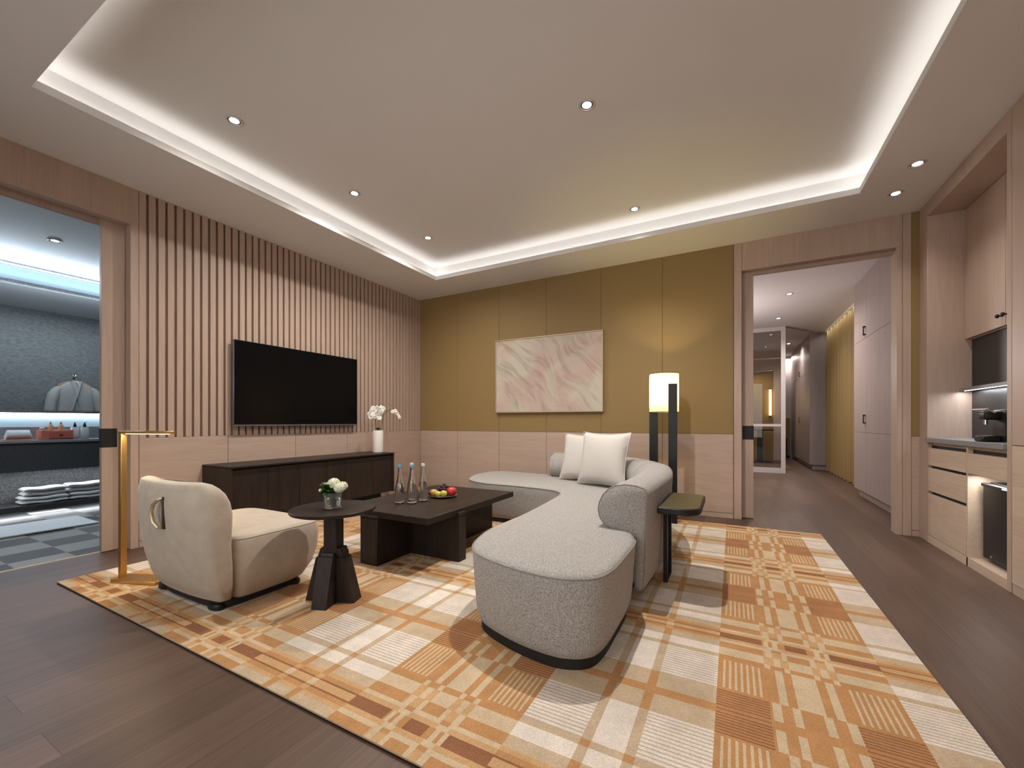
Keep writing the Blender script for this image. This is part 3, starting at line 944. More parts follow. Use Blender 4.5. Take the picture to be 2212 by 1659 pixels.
def bloom(c, r):
    bm = NB(); random.seed(int(c[0] * 1000) % 97)
    for k in range(90):
        z = 1 - 2 * (k + .5) / 90; a = k * 2.399963; q = math.sqrt(1 - z * z)
        d = Vector((q * math.cos(a), q * math.sin(a), z * .9))
        p = Vector(c) + d * r * .88
        s = r * .27
        u = d.cross(Vector((.3, .2, .9))).normalized(); v = d.cross(u)
        rot = random.uniform(0, PI)
        u2 = u * math.cos(rot) + v * math.sin(rot); v2 = d.cross(u2)
        pts = [p + u2 * s, p + u2 * s * .4 + v2 * s * .7 + d * s * .35, p - u2 * s + d * s * .1, p - v2 * s * .8 + d * s * .3]
        bm.faces.new([bm.verts.new(x) for x in pts])
    ball(bm, c, r * .74, u=14, v=10)
    return obj('bloom', bm, PETALG, t, 60, normals=False)
bloom((vc[0] + .004, vc[1] + .002, vc[2] + .135), .036)
bloom((vc[0] + .050, vc[1] + .002, vc[2] + .115), .032)
bloom((vc[0] + .028, vc[1] + .040, vc[2] + .118), .030)
bm = NB(); ball(bm, (vc[0] - .066, vc[1] - .030, vc[2] + .097), .0095, u=12, v=8); obj('bud', bm, PETALG, t)
def leaf(bm, base, tip, width, up):
    b0, t0 = Vector(base), Vector(tip); ax = (t0 - b0); L_ = ax.length; ax.normalize()
    sd = ax.cross(Vector(up)).normalized(); un = sd.cross(ax)
    rows_ = []
    for k in range(7):
        f = k / 6; wd = width * math.sin(PI * min(1, f * .95 + .05)) ** .8 / 2 * (1 if k < 6 else .05)
        c = b0 + ax * (L_ * f) + un * (L_ * .22 * math.sin(PI * f))
        rows_.append([bm.verts.new(c - sd * wd + un * wd * .35), bm.verts.new(c), bm.verts.new(c + sd * wd + un * wd * .35)])
    for a, b in zip(rows_[:-1], rows_[1:]):
        for j in range(2): bm.faces.new((a[j], a[j + 1], b[j + 1], b[j]))
bm = NB(); random.seed(3)
for k in range(44):
    a = random.uniform(PI * .5, PI * 1.7); e = random.uniform(-.2, 1.0)
    b0 = Vector((vc[0] - .006, vc[1] - .004, vc[2] + .072))
    tp = b0 + Vector((math.cos(a) * .068, math.sin(a) * .060, .010 + .056 * e))
    leaf(bm, b0 + (tp - b0) * .12, tp, .052, (0, 0, 1))
obj('foliage', bm, LEAF, t, 60, normals=False)
bm = NB()
for k in range(9):
    a = k * .7; tube(bm, [(vc[0] + .012 * math.cos(a * 2), vc[1] + .012 * math.sin(a * 2), vc[2] + .016), (vc[0] + .012 * math.cos(a), vc[1] + .012 * math.sin(a), vc[2] + .10)], .0022, 6)
obj('flower_stems', bm, LEAF, t)

# ------------------------------------------------------------------ TV and console
def build_tv():
    t = thing('television', 'large wall-mounted flat television with a black screen on the slatted wall', 'television', (.03, -1.965, .96))
    y0, y1, z0, z1 = -2.683, -1.247, .962, 1.779
    bm = NB(); box(bm, .036, .062, y0, y1, z0, z1, .003); obj('casing', bm, BEZEL, t)
    bm = NB(); box(bm, .0625, .0645, y0 + .004, y1 - .004, z0 + .016, z1 - .004, .0005); obj('screen', bm, SCREEN, t)
    bm = NB(); box(bm, .0015, .0355, -2.3, -1.63, 1.2, 1.55, .002); obj('wall_bracket', bm, BLACKM, t)
    bm = NB(); box(bm, .0625, .0645, -1.99, -1.94, z0 + .004, z0 + .012); obj('badge', bm, CHROME, t)
build_tv()
def build_console():
    t = thing('media_console', 'long low dark wood media console with six plain doors under the television', 'cabinet', (.215, -1.96, 0))
    Y0, Y1 = -2.915, -1.005
    bm = NB(); box(bm, .001, .452, Y0, Y1, .606, .622, .002); obj('top', bm, WENGEY, t)
    bm = NB(); box(bm, .001, .445, Y0 + .001, Y0 + .022, .14, .605, .001); box(bm, .001, .445, Y1 - .022, Y1 - .001, .14, .605, .001)
    box(bm, .001, .40, Y0 + .02, Y1 - .02, .14, .60); obj('body', bm, WENGEZ, t)
    n = 6; wd = (Y1 - Y0 - .048) / n
    for k in range(n):
        a = Y0 + .024 + k * wd
        bm = NB(); box(bm, .402, .430, a + .0015, a + wd - .0015, .144, .588, .001); obj('door', bm, WENGEZ, t)
    bm = NB(); box(bm, .001, .30, Y0 + .08, Y1 - .08, 0, .14); obj('plinth', bm, BLACKM, t)
build_console()

# orchid in a white cylinder vase on the console
oc = (.25, -1.085, .6225)
bm = NB(); lathe(bm, [(.0, 0), (.060, 0), (.064, .004), (.064, .272), (.062, .275), (.059, .272), (.059, .20), (.0, .20)], oc, 40, cap0=False, cap1=False)
bmesh.ops.remove_doubles(bm, verts=bm.verts[:], dist=1e-5)
single('vase', bm, CERAM, 'tall white cylindrical vase at the right end of the dark console', 'vase', base=oc)
t = thing('orchid_plant', 'white orchid with one drooping spray growing from the white cylinder vase', 'orchid', (oc[0], oc[1], oc[2] + .201))
zt = oc[2] + .275
sd = Vector((.47, .88, 0))          # across the view, to the right
def at(u, d, z): return Vector((oc[0], oc[1], zt + z)) + sd * u + Vector((.88, -.47, 0)) * d
sprays = [[at(-.015, 0, -.07), at(-.035, .0, .10), at(-.05, .01, .22), at(-.075, .02, .27), at(-.105, .03, .245), at(-.115, .03, .20)],
          [at(.0, .01, -.07), at(-.005, .01, .10), at(.0, .02, .24), at(.02, .03, .285), at(.045, .03, .28)],
          [at(.02, 0, -.07), at(.045, 0, .08), at(.075, 0, .20), at(.13, .01, .25), at(.20, .02, .235), at(.25, .02, .19)]]
for s in sprays:
    bm = NB(); tube(bm, catmull(s, 6, False), .0035, 6); obj('flower_stem', bm, STEM, t)
random.seed(11)
def orchid_flower(c, r, yaw, tilt):
    bm = NB()
    fw = Vector((math.cos(yaw) * math.cos(tilt), math.sin(yaw) * math.cos(tilt), math.sin(tilt)))
    sx = fw.cross(Vector((0, 0, 1))).normalized(); sz = sx.cross(fw)
    for k in range(5):
        a = PI / 2 + k * 2 * PI / 5
        d = sx * math.cos(a) + sz * math.sin(a); e = fw.cross(d)
        wd = r * (.62 if k in (1, 4) else .40)
        pts = []
        for q in range(9):
            f = q / 8; ww = wd * math.sin(PI * min(1, .08 + f * .92)) ** .7
            pts.append((Vector(c) + d * (r * f) + fw * (r * .18 * math.sin(PI * f)), ww))
        rows_ = [[bm.verts.new(p - e * w_), bm.verts.new(p + fw * w_ * .25), bm.verts.new(p + e * w_)] for p, w_ in pts]
        for x, y_ in zip(rows_[:-1], rows_[1:]):
            for j in range(2): bm.faces.new((x[j], x[j + 1], y_[j + 1], y_[j]))
    ball(bm, Vector(c) + fw * r * .15, r * .16, u=8, v=6)
    return obj('orchid_flower', bm, PETAL, t, 70, normals=False)
fl = [(-.115, .03, .205), (-.10, .045, .245), (-.075, .035, .275), (-.055, .03, .235), (-.085, .05, .195), (-.06, .05, .165), (-.105, .04, .165), (.0, .03, .25), (.025, .04, .285), (.045, .045, .27),
      (.01, .05, .215), (-.02, .05, .19), (-.03, .04, .28), (.02, .05, .24), (-.005, .05, .155), (.17, .03, .235), (.20, .035, .245), (.225, .03, .215), (.245, .03, .19), (.255, .035, .165)]
for u, d, z in fl:
    orchid_flower(at(u, d + .02, z), .034 if u < .1 else .028, math.atan2(-.47, .88) + random.uniform(-.6, .6), random.uniform(-.5, .3))
bm = NB()
for k, (a, l) in enumerate(((.4, .10), (2.2, .09), (3.6, .10), (5.1, .11))):
    b0 = Vector((oc[0], oc[1], zt - .02)); leaf(bm, b0, b0 + Vector((math.cos(a) * l * .5, math.sin(a) * l * .5, .055)), .035, (0, 0, 1))
obj('foliage', bm, LEAF, t, 60, normals=False)
bm = NB(); ball(bm, (oc[0], oc[1], zt - .055), .05, sz=.4); obj('moss', bm, mat('moss', (.05, .06, .02), .9, bump=(200, .004)), t)

# ------------------------------------------------------------------ picture
def build_picture():
    t = thing('painting', 'framed abstract painting in pale pink and ivory on the gold wall', 'painting', (2.08, -.02, 1.12))
    x0, x1, z0, z1 = 1.342, 2.819, 1.126, 2.099
    bm = NB(); f = .013
    for a in ((x0, x1, z0, z0 + f), (x0, x1, z1 - f, z1), (x0, x0 + f, z0 + f, z1 - f), (x1 - f, x1, z0 + f, z1 - f)):
        box(bm, a[0], a[1], -.045, -.001, a[2], a[3], .001)
    obj('picture_frame', bm, mat('frame_gold', (.50, .41, .26), .4, metal=.35), t)
    m, nt, b, L = nodes_of('abstract_canvas')
    tc = nt.nodes.new('ShaderNodeTexCoord')
    # painted fans of brush strokes: stretched, warped noise
    nw = nt.nodes.new('ShaderNodeTexNoise'); nw.inputs['Scale'].default_value = 1.5; nw.inputs['Detail'].default_value = 1
    L.new(tc.outputs['Object'], nw.inputs['Vector'])
    wa = nt.nodes.new('ShaderNodeVectorMath'); wa.operation = 'SCALE'; wa.inputs['Scale'].default_value = .55
    L.new(nw.outputs['Color'], wa.inputs[0])
    wb = nt.nodes.new('ShaderNodeVectorMath'); wb.operation = 'ADD'
    L.new(tc.outputs['Object'], wb.inputs[0]); L.new(wa.outputs[0], wb.inputs[1])
    mr = nt.nodes.new('ShaderNodeMapping'); mr.inputs['Rotation'].default_value = (0, -.80, 0)
    L.new(wb.outputs[0], mr.inputs['Vector'])
    mp = nt.nodes.new('ShaderNodeMapping'); mp.inputs['Scale'].default_value = (.8, 1, 4.6)
    L.new(mr.outputs['Vector'], mp.inputs['Vector'])
    n1 = nt.nodes.new('ShaderNodeTexNoise'); n1.inputs['Scale'].default_value = 2.6; n1.inputs['Detail'].default_value = 7; n1.inputs['Distortion'].default_value = .6
    L.new(mp.outputs['Vector'], n1.inputs['Vector'])
    n2 = nt.nodes.new('ShaderNodeTexNoise'); n2.inputs['Scale'].default_value = 2.3; n2.inputs['Detail'].default_value = 2; n2.inputs['Distortion'].default_value = .8
    L.new(tc.outputs['Object'], n2.inputs['Vector'])
    r = nt.nodes.new('ShaderNodeValToRGB')
    r.color_ramp.elements[0].position = .40; r.color_ramp.elements[0].color = (.47, .355, .31, 1)
    r.color_ramp.elements[1].position = .60; r.color_ramp.elements[1].color = (.50, .46, .38, 1)
    L.new(n2.outputs['Fac'], r.inputs['Fac'])
    r2 = nt.nodes.new('ShaderNodeValToRGB')
    r2.color_ramp.elements[0].position = .30; r2.color_ramp.elements[0].color = (.70, .66, .63, 1)
    r2.color_ramp.elements[1].position = .52; r2.color_ramp.elements[1].color = (1.08, 1.06, 1.04, 1)
    L.new(n1.outputs['Fac'], r2.inputs['Fac'])
    mx = nt.nodes.new('ShaderNodeMix'); mx.data_type = 'RGBA'; mx.blend_type = 'MULTIPLY'; mx.inputs[0].default_value = .8
    L.new(r.outputs['Color'], mx.inputs[6]); L.new(r2.outputs['Color'], mx.inputs[7]); L.new(mx.outputs[2], b.inputs['Base Color'])
    b.inputs['Roughness'].default_value = .7
    bp = nt.nodes.new('ShaderNodeBump'); bp.inputs['Distance'].default_value = .003
    L.new(n1.outputs['Fac'], bp.inputs['Height']); L.new(bp.outputs['Normal'], b.inputs['Normal'])
    bm = NB(); box(bm, x0 + f + .001, x1 - f - .001, -.038, -.004, z0 + f + .001, z1 - f - .001)
    obj('canvas', bm, m, t)
build_picture()

# ------------------------------------------------------------------ floor lamp behind the sofa, C table, reading lamp
def build_floor_lamp():
    t = thing('floor_lamp', 'floor lamp with a glowing cylindrical cream shade between two flat black posts', 'lamp', (3.553, -.42, 0))
    c = (3.553, -.405)
    bm = NB(); n = 48
    R = [[(c[0] + r * math.cos(2 * PI * i / n), c[1] + r * math.sin(2 * PI * i / n), z) for i in range(n)] for r, z in ((.1415, 1.102), (.1415, 1.492))]
    loft(bm, R, False, False)
    obj('lamp_shade', bm, SHADE, t)
    for z in (1.099, 1.489):
        bm = NB(); lathe(bm, [(.1425, 0), (.1445, 0), (.1445, .006), (.1425, .006), (.1425, 0)], (c[0], c[1], z), 48, cap0=False, cap1=False)
        obj('shade_ring', bm, BLACK, t)
    bm = NB(); box(bm, 3.617, 3.697, -.575, -.548, .0, 1.377, .002); obj('post', bm, BLACK, t)
    bm = NB(); box(bm, 3.385, 3.470, -.262, -.235, .0, 1.377, .002); obj('post', bm, BLACK, t)
    bm = NB(); box(bm, 3.40, 3.68, -.55, -.26, .0, .012, .002); obj('base_plate', bm, BLACK, t)
    bm = NB(); tube(bm, [(3.427, -.248, 1.16), (c[0], c[1], 1.16), (3.657, -.56, 1.16)], .006, 8)
    obj('shade_carrier', bm, BLACK, t)
    bm = NB(); ball(bm, (c[0], c[1], 1.28), .035, u=14, v=10); obj('bulb', bm, emitter('warm_bulb', (1, .78, .45), 4), t)
    l = bpy.data.lights.new('floor_lamp_light', 'POINT'); l.energy = 36; l.color = (1.0, .80, .30); l.shadow_soft_size = .04
    lo = bpy.data.objects.new('floor_lamp_light', l); COL.objects.link(lo); lo.location = (c[0], c[1], 1.30)
build_floor_lamp()

def build_c_table():
    t = thing('sofa_side_table', 'small bronze-topped black side table on slim legs standing against the sofa back', 'side table', (3.9, -2.1, RZ))
    bm = NB()
    ol = []
    for cx, cy, a, r in ((4.015 - .10, -2.40 + .10, -PI / 2, .10), (4.015 - .07, -1.83 - .07, 0, .07), (3.793 + .01, -1.83 - .01, PI / 2, .01), (3.793 + .01, -2.40 + .01, PI, .01)):
        for k in range(9):
            q = a + PI / 2 * k / 8; ol.append(Vector((cx + r * math.cos(q), cy + r * math.sin(q))))
    slab(bm, ol, .482, .516, .003); obj('tabletop', bm, BLACK, t)
    bm = NB(); slab(bm, inset2d(ol, .008), .5162, .5185, .0005); g_ = obj('top_panel', bm, GRAPHITE, t); g_['label'] = 'bronze lacquer top panel'
    for y in (-2.17, -1.98):
        bm = NB(); box(bm, 3.794, 3.818, y, y + (.030 if y < -2. else .012), RZ, .482, .002); obj('leg', bm, BLACK, t)
    bm = NB(); box(bm, 3.794, 3.818, -2.14, -1.98, RZ, .020); obj('foot_bar', bm, BLACK, t)
build_c_table()

def build_reading_lamp():
    t = thing('reading_lamp', 'slim brass floor lamp with a horizontal arm beside the armchair', 'lamp', (.80, -3.72, RZ))
    a = math.radians(20); d = Vector((math.cos(a), math.sin(a), 0)); s = Vector((-d.y, d.x, 0)); b0 = Vector((.80, -3.725, 0))
    def ob(bm, u0, u1, v0, v1, z0, z1, bev=.0015):
        vs0 = set(bm.verts); box(bm, u0, u1, v0, v1, z0, z1, bev)
        M = Matrix.Translation(b0) @ Matrix.Rotation(a, 4, 'Z')
        bmesh.ops.transform(bm, matrix=M, verts=[v for v in bm.verts if v not in vs0])
    bm = NB(); ob(bm, -.02, .30, -.055, .055, RZ, .034); obj('base', bm, GOLDM, t)
    bm = NB(); ob(bm, -.011, .011, -.018, .018, .034, .935); obj('pole', bm, GOLDM, t)
    bm = NB(); ob(bm, -.018, .36, -.018, .018, .928, .946, .004); obj('arm', bm, GOLDM, t)
    bm = NB(); ob(bm, .03, .33, -.007, .007, .9262, .9279, 0); obj('light_strip', bm, emitter('warm_led', (1, .78, .48), 14), t)
    l = area_light('reading_lamp_light', tuple(b0 + d * .18 + Vector((0, 0, .922))), .30, .014, 4, (1.0, .76, .45), (0, 0, a))
build_reading_lamp()

# ------------------------------------------------------------------ recessed downlights
LENS = emitter('downlight_lens', (1.0, .93, .84), 14)
BAFF = mat('downlight_baffle', (.16, .15, .14), .5)
RIMM = mat('downlight_rim', (.55, .52, .48), .35, metal=.3)
def downlight_mesh(t, x, y, z, r=.052):
    bm = NB(); lathe(bm, [(r, .0), (r, -.004), (r * .92, -.0055), (r * .80, -.004), (r * .78, -.001)], (x, y, z), 32, cap0=False, cap1=False)
    obj('rim', bm, RIMM, t, 30)
    bm = NB(); lathe(bm, [(r * .79, -.0012), (r * .56, -.0018)], (x, y, z), 32, cap0=False, cap1=False); obj('baffle', bm, BAFF, t, 30)
    bm = NB(); lathe(bm, [(r * .56, -.0019), (r * .2, -.0030)], (x, y, z), 24); obj('lens', bm, LENS, t)
def downlight(x, y, z, label, power, spot=150, blend=1.0, color=WARM, r=.052, aim=None, proto=[None]):
    if proto[0] is None:
        t = thing('downlight', label, 'downlight', (x, y, z), 'recessed ceiling downlights'); downlight_mesh(t, x, y, z, r); proto[0] = t
    else:
        t = clone(proto[0], (x, y, z), label)
    if power:
        l = bpy.data.lights.new('downlight_spot', 'SPOT'); l.energy = power; l.color = color; l.spot_size = math.radians(spot); l.spot_blend = blend; l.shadow_soft_size = .022
        lo = bpy.data.objects.new('downlight_spot', l); COL.objects.link(lo); lo.location = (x, y, z - .012)
        if aim: lo.rotation_euler = (Vector(aim) - Vector((x, y, z))).to_track_quat('-Z', 'Y').to_euler()
    return t
downlight(1.20, -3.28, ht, 'round recessed downlight nearest the left bathroom doorway', 45, spot=164)
downlight(1.20, -2.275, ht, 'round recessed downlight above the left end of the television', 118, spot=164)
downlight(1.20, -1.27, ht, 'small recessed downlight closest to the far left ceiling corner', 108, spot=164)
downlight(3.345, -2.288, ht, 'largest recessed downlight, top centre of the raised ceiling', 235, spot=165)
downlight(3.345, -.82, ht, 'recessed downlight in the raised ceiling, above the floor lamp', 60, spot=112)
downlight(5.335, -.894, ZC, 'recessed downlight in the lower ceiling, nearer the minibar tall post', 22, spot=112)
downlight(5.332, -.462, ZC, 'recessed downlight in the lower ceiling, nearest the bedroom doorway', 22, spot=105)
downlight(-1.589, -3.426, 2.7495, 'small recessed downlight in the bathroom ceiling', 115, spot=80, color=COOL)
downlight(4.90, 2.35, 2.8695, 'recessed downlight in the bedroom ceiling, nearer the doorway', 120, color=BED)
downlight(4.90, 3.95, 2.8695, 'recessed downlight in the bedroom ceiling, nearer the glass screen', 90, color=BED)
downlight(5.35, 6.9, 2.8695, 'recessed downlight at the far end of the bedroom ceiling', 60, color=BED)
for p in ((1.6, -5.2), (3.3, -5.2), (5.0, -5.0)):  # unseen downlights added for ambient light from behind the viewpoint
    downlight(p[0], p[1], ZC, 'unseen recessed downlight added for fill in the lower ceiling behind the viewpoint', 50)

# ------------------------------------------------------------------ bathroom
bm = NB()
box(bm, -2.85, -2.75, -5.2, -.9, 0, 1.11); box(bm, -2.85, -2.75, -5.2, -.9, 2.53, 2.75)
struct('wall_vanity', bm, STONE)  # mirror built as an opening, its reflection modelled solid behind it
bm = NB(); box(bm, -2.752, -2.742, -5.2, -.9, .945, 1.105); box(bm, -2.752, -2.742, -5.2, -.9, 2.555, 2.70)
struct('trim_6', bm, mat('pale_blue_led_glow', (.55, .68, .74), .3))  # LED glow on these bands is put into the pale blue colour
bm = NB(); box(bm, -2.76, -2.735, -5.2, -.9, 1.108, 1.135); box(bm, -2.76, -2.735, -5.2, -.9, 2.525, 2.55)
struct('trim_7', bm, mat('mirror_edge', (.6, .56, .58), .25, metal=.6, var=(90, .5)))
bm = NB(); box(bm, -2.748, -2.742, -5.2, -.9, 1.098, 1.104); box(bm, -2.74, -2.732, -5.2, -.9, 2.712, 2.722)
struct('trim_8', bm, emitter('cool_led', (.75, .88, 1), 9))
bm = NB(); box(bm, -5.5, -5.4, -5.2, -.9, 0, 2.75); struct('wall_mirror_image', bm, STONEW)  # wall reflected in the mirror, built as a solid one
bm = NB(); box(bm, -5.5, -.15, -5.3, -5.2, 0, 2.75); box(bm, -5.5, -.15, -.9, -.8, 0, 2.75); struct('wall_bath_ends', bm, STONEW)
bm = NB(); box(bm, -.150, -.118, -5.2, YL, -.002, .001); struct('trim_9', bm, GOLDM)   # threshold strip

t = thing('vanity_counter', 'grey granite vanity counter with a dark stone front in the bathroom', 'counter', (-2.55, -3.1, 0))
bm = NB(); box(bm, -2.742, -2.34, -5.1, -1.0, .78, .807, .002); obj('worktop', bm, STONEC, t)
bm = NB(); box(bm, -2.742, -2.35, -5.1, -1.0, .482, .779); obj('apron', bm, STONED, t)
bm = NB(); box(bm, -2.749, -2.725, -5.1, -1.0, .808, .940); obj('backsplash', bm, STONEC, t)
bm = NB(); box(bm, -2.749, -2.40, -5.1, -1.0, .052, .118, .002)
single('wall_shelf', bm, mat('dark_shelf_stone', (.05, .05, .052), .4), 'long dark stone shelf for towels under the bathroom vanity', 'shelf')

def folded(name, label, x0, x1, y0, y1, z0, layers, lh, group):
    t = thing(name, label, 'towel', ((x0 + x1) / 2, (y0 + y1) / 2, z0), group)
    for k in range(layers):
        bm = NB(); a = z0 + k * lh; n = 18
        jitter = random.uniform(-.008, .008)
        R = []
        for i in range(n + 1):
            f = i / n; y = y0 + (y1 - y0) * f + (jitter if 0 < i < n else 0); s = min(1, (min(f, 1 - f) * 9) ** .5 + .35)
            sec = []
            for q in range(14):
                an = 2 * PI * q / 14
                cx = math.copysign(abs(math.cos(an)) ** .35, math.cos(an)); cz = math.copysign(abs(math.sin(an)) ** .6, math.sin(an))
                sec.append(((x0 + x1) / 2 + cx * (x1 - x0) / 2 * (1 if k % 2 else .97), y, a + lh / 2 + cz * lh / 2 * s * .98 + .004 * math.sin(9 * f + k)))
            R.append(sec)
        loft(bm, R); obj('towel_fold', bm, TOWEL, t, 60)
random.seed(5)
folded('folded_towel', 'flat folded white bath towel, bottom of the left stack on the shelf', -2.66, -2.42, -3.46, -3.11, .119, 2, .040, 'white towels on the vanity shelf')
folded('folded_towel', 'rolled-edge white bath towel lying on top of the left shelf stack', -2.65, -2.43, -3.44, -3.125, .204, 2, .044, 'white towels on the vanity shelf')
folded('folded_towel', 'flat folded white bath towel, bottom of the right stack on the shelf', -2.66, -2.42, -3.10, -2.74, .119, 2, .042, 'white towels on the vanity shelf')
folded('folded_towel', 'white bath towel on top of the right shelf stack, beside the door', -2.65, -2.43, -3.11, -2.75, .208, 2, .046, 'white towels on the vanity shelf')
bm = NB()
for k in range(1):
    slab(bm, rrect(-1.93, -1.35, -4.1, -3.18, .02, 4), 0.0, .016, .004)
single('bath_mat', bm, TOWEL, 'white terry bath mat on the checkered bathroom floor', 'bath mat', base=(-1.6, -3.6, 0))

CZ = .8075
t = thing('tray', 'low salmon tray under the white hand towel on the vanity', 'tray', (-2.5, -3.46, CZ))
bm = NB(); slab(bm, rrect(-2.58, -2.42, -3.58, -3.36, .03, 5), CZ, CZ + .012, .003); obj('tray_base', bm, SALMON, t)
bm = NB()
R = []
for i in range(15):
    f = i / 14; y = -3.56 + .18 * f; s = min(1, (min(f, 1 - f) * 10) ** .5 + .4)
    R.append([(-2.50 + .048 * math.cos(q * PI / 8), y, CZ + .0125 + .048 * s + .048 * s * math.sin(q * PI / 8)) for q in range(16)])
loft(bm, R)
single('hand_towel', bm, TOWEL, 'rolled white hand towel on the salmon tray', 'towel', base=(-2.5, -3.47, CZ + .0125))
t = thing('amenity_box', 'salmon lacquered amenity box with one drawer on the vanity', 'box', (-2.5, -3.2, CZ))
bm = NB(); box(bm, -2.60, -2.42, -3.32, -3.075, CZ, CZ + .105, .003); obj('box_body', bm, SALMON, t)
bm = NB(); box(bm, -2.421, -2.414, -3.265, -3.085, CZ + .015, CZ + .09, .002); dr = obj('drawer', bm, mat('salmon_drawer', (.45, .12, .08), .45), t)
bm = NB(); box(bm, -2.414, -2.406, -3.19, -3.16, CZ + .045, CZ + .056, .002); obj('drawer_pull', bm, BLACKM, dr)
BT = CZ + .1055
def small_bottle(name, lab, x, y, z, body, cap, r, hgt, ch, group, cat='bottle', square=False):
    t = thing(name, lab, cat, (x, y, z), group)
    bm = NB()
    if square: box(bm, x - r, x + r, y - r, y + r, z, z + hgt, .004)
    else: lathe(bm, [(r * .95, 0), (r, .003), (r, hgt * .8), (r * .55, hgt)], (x, y, z), 20)
    obj('bottle_body', bm, body, t, 50)
    bm = NB(); lathe(bm, [(r * .42, hgt), (r * .42, hgt + ch * .6), (r * .2, hgt + ch * .62), (r * .2, hgt + ch)], (x, y, z), 14)
    if name == 'pump_dispenser': box(bm, x - .006, x + .03, y - .008, y + .008, z + hgt + ch * .92, z + hgt + ch)
    obj('bottle_cap', bm, cap, t)
amber = mat('amber_lotion', (.62, .38, .20), .25, var=(40, .3)); capR = mat('coral_cap', (.60, .22, .14), .4)
small_bottle('toiletry_bottle', 'amber toiletry bottle with coral cap, left one on the salmon box', -2.50, -3.235, BT, amber, capR, .020, .062, .032, 'amber bottles on the box')
small_bottle('toiletry_bottle', 'amber toiletry bottle with coral cap, right one on the salmon box', -2.50, -3.155, BT, amber, capR, .020, .062, .032, 'amber bottles on the box')
small_bottle('toiletry_bottle', 'pale glass jar at the left corner of the salmon box', -2.52, -3.295, BT, mat('pale_jar', (.62, .52, .46), .3), capR, .019, .03, .006, None, 'jar')
small_bottle('pump_dispenser', 'square white pump dispenser with black pump beside the salmon box', -2.53, -3.035, CZ, WHITE, BLACKM, .030, .135, .055, 'pump dispensers on the vanity', square=True)
small_bottle('pump_dispenser', 'square white pump dispenser with black pump at the far right of the vanity items', -2.49, -2.965, CZ, WHITE, BLACKM, .030, .135, .055, 'pump dispensers on the vanity', square=True)

def build_robe():  # robe as reflected in the mirror, built solid on the mirrored wall
    y0, x0 = -2.265, -5.335
    bm = NB(); tube(bm, [(-5.40, y0, 1.745), (-5.36, y0, 1.745), (-5.335, y0, 1.735), (-5.330, y0, 1.755), (-5.338, y0, 1.772)], .006, 8)
    box(bm, -5.40, -5.39, y0 - .018, y0 + .018, 1.71, 1.79, .003)
    single('robe_hook', bm, CHROME, 'chrome hook above the hanging robe, a mirror reflection built solid', 'hook')
    t = thing('clothes_hanger', 'wooden hanger holding the grey robe in the mirror reflection, built solid', 'hanger', (x0, y0, 1.62))
    bm = NB(); tube(bm, [(x0, y0 - .20, 1.595), (x0, y0 - .10, 1.645), (x0, y0, 1.672), (x0, y0 + .10, 1.645), (x0, y0 + .20, 1.595)], [.010, .014, .016, .014, .010], 10)
    obj('hanger_bar', bm, mat('hanger_wood', (.42, .22, .09), .4), t)
    bm = NB(); tube(bm, [(x0, y0, 1.68), (x0, y0, 1.725), (x0, y0 + .012, 1.742), (x0, y0, 1.757), (x0, y0 - .012, 1.75)], .0028, 8); obj('hanger_hook', bm, CHROME, t)
    t = thing('bathrobe', 'grey cotton bathrobe hanging on a wooden hanger in the mirror reflection, built solid', 'bathrobe', (x0, y0, .6))
    bm = NB(); R = []
    for z, hw, th in ((.62, .235, .050), (.9, .23, .050), (1.2, .222, .050), (1.4, .218, .052), (1.50, .222, .052), (1.555, .215, .046), (1.595, .175, .040), (1.630, .120, .034), (1.655, .075, .028), (1.672, .05, .02)):
        ring = []
        for i in range(40):
            a = 2 * PI * i / 40; c, s = math.cos(a), math.sin(a)
            fold = 1 + .05 * math.sin(5 * a + z * 3) * (1 - max(0, (z - 1.3) / .4))
            ring.append((x0 + math.copysign(abs(s) ** .55, s) * th * fold, y0 + math.copysign(abs(c) ** .8, c) * hw, z))
        R.append(ring)
    loft(bm, R); obj('robe_body', bm, ROBE, t, 60)
    for sg in (-1, 1):
        bm = NB()
        tube(bm, catmull([(x0, y0 + sg * .165, 1.56, ), (x0 + .004, y0 + sg * .225, 1.505), (x0 + .01, y0 + sg * .265, 1.38), (x0 + .015, y0 + sg * .290, 1.22), (x0 + .015, y0 + sg * .305, 1.02)], 5, False), [.030 + .040 * min(1, k / 8) for k in range(21)], 14)
        obj('sleeve', bm, ROBE, t, 60)
    for sg in (-1, 1):
        bm = NB(); pts = []
        for k in range(8):
            f = k / 7
            pts.append((x0 + .045 + .014 * (sg > 0) + .012 * math.sin(PI * f) - .02 * (1 - f) ** 3, y0 + sg * .060 * (1 - f) ** 1.2 - sg * .075 * f, 1.668 - .55 * f))
        tube(bm, pts, .014, 8); obj('collar', bm, mat('robe_trim', (.36, .35, .32), .9), t, 60)
    bm = NB(); tube(bm, [(x0 + .05, y0 - .01, 1.665), (x0 + .048, y0 + .012, 1.645), (x0 + .05, y0 + .03, 1.60)], .008, 6); obj('label_tab', bm, TOWEL, t)
build_robe()

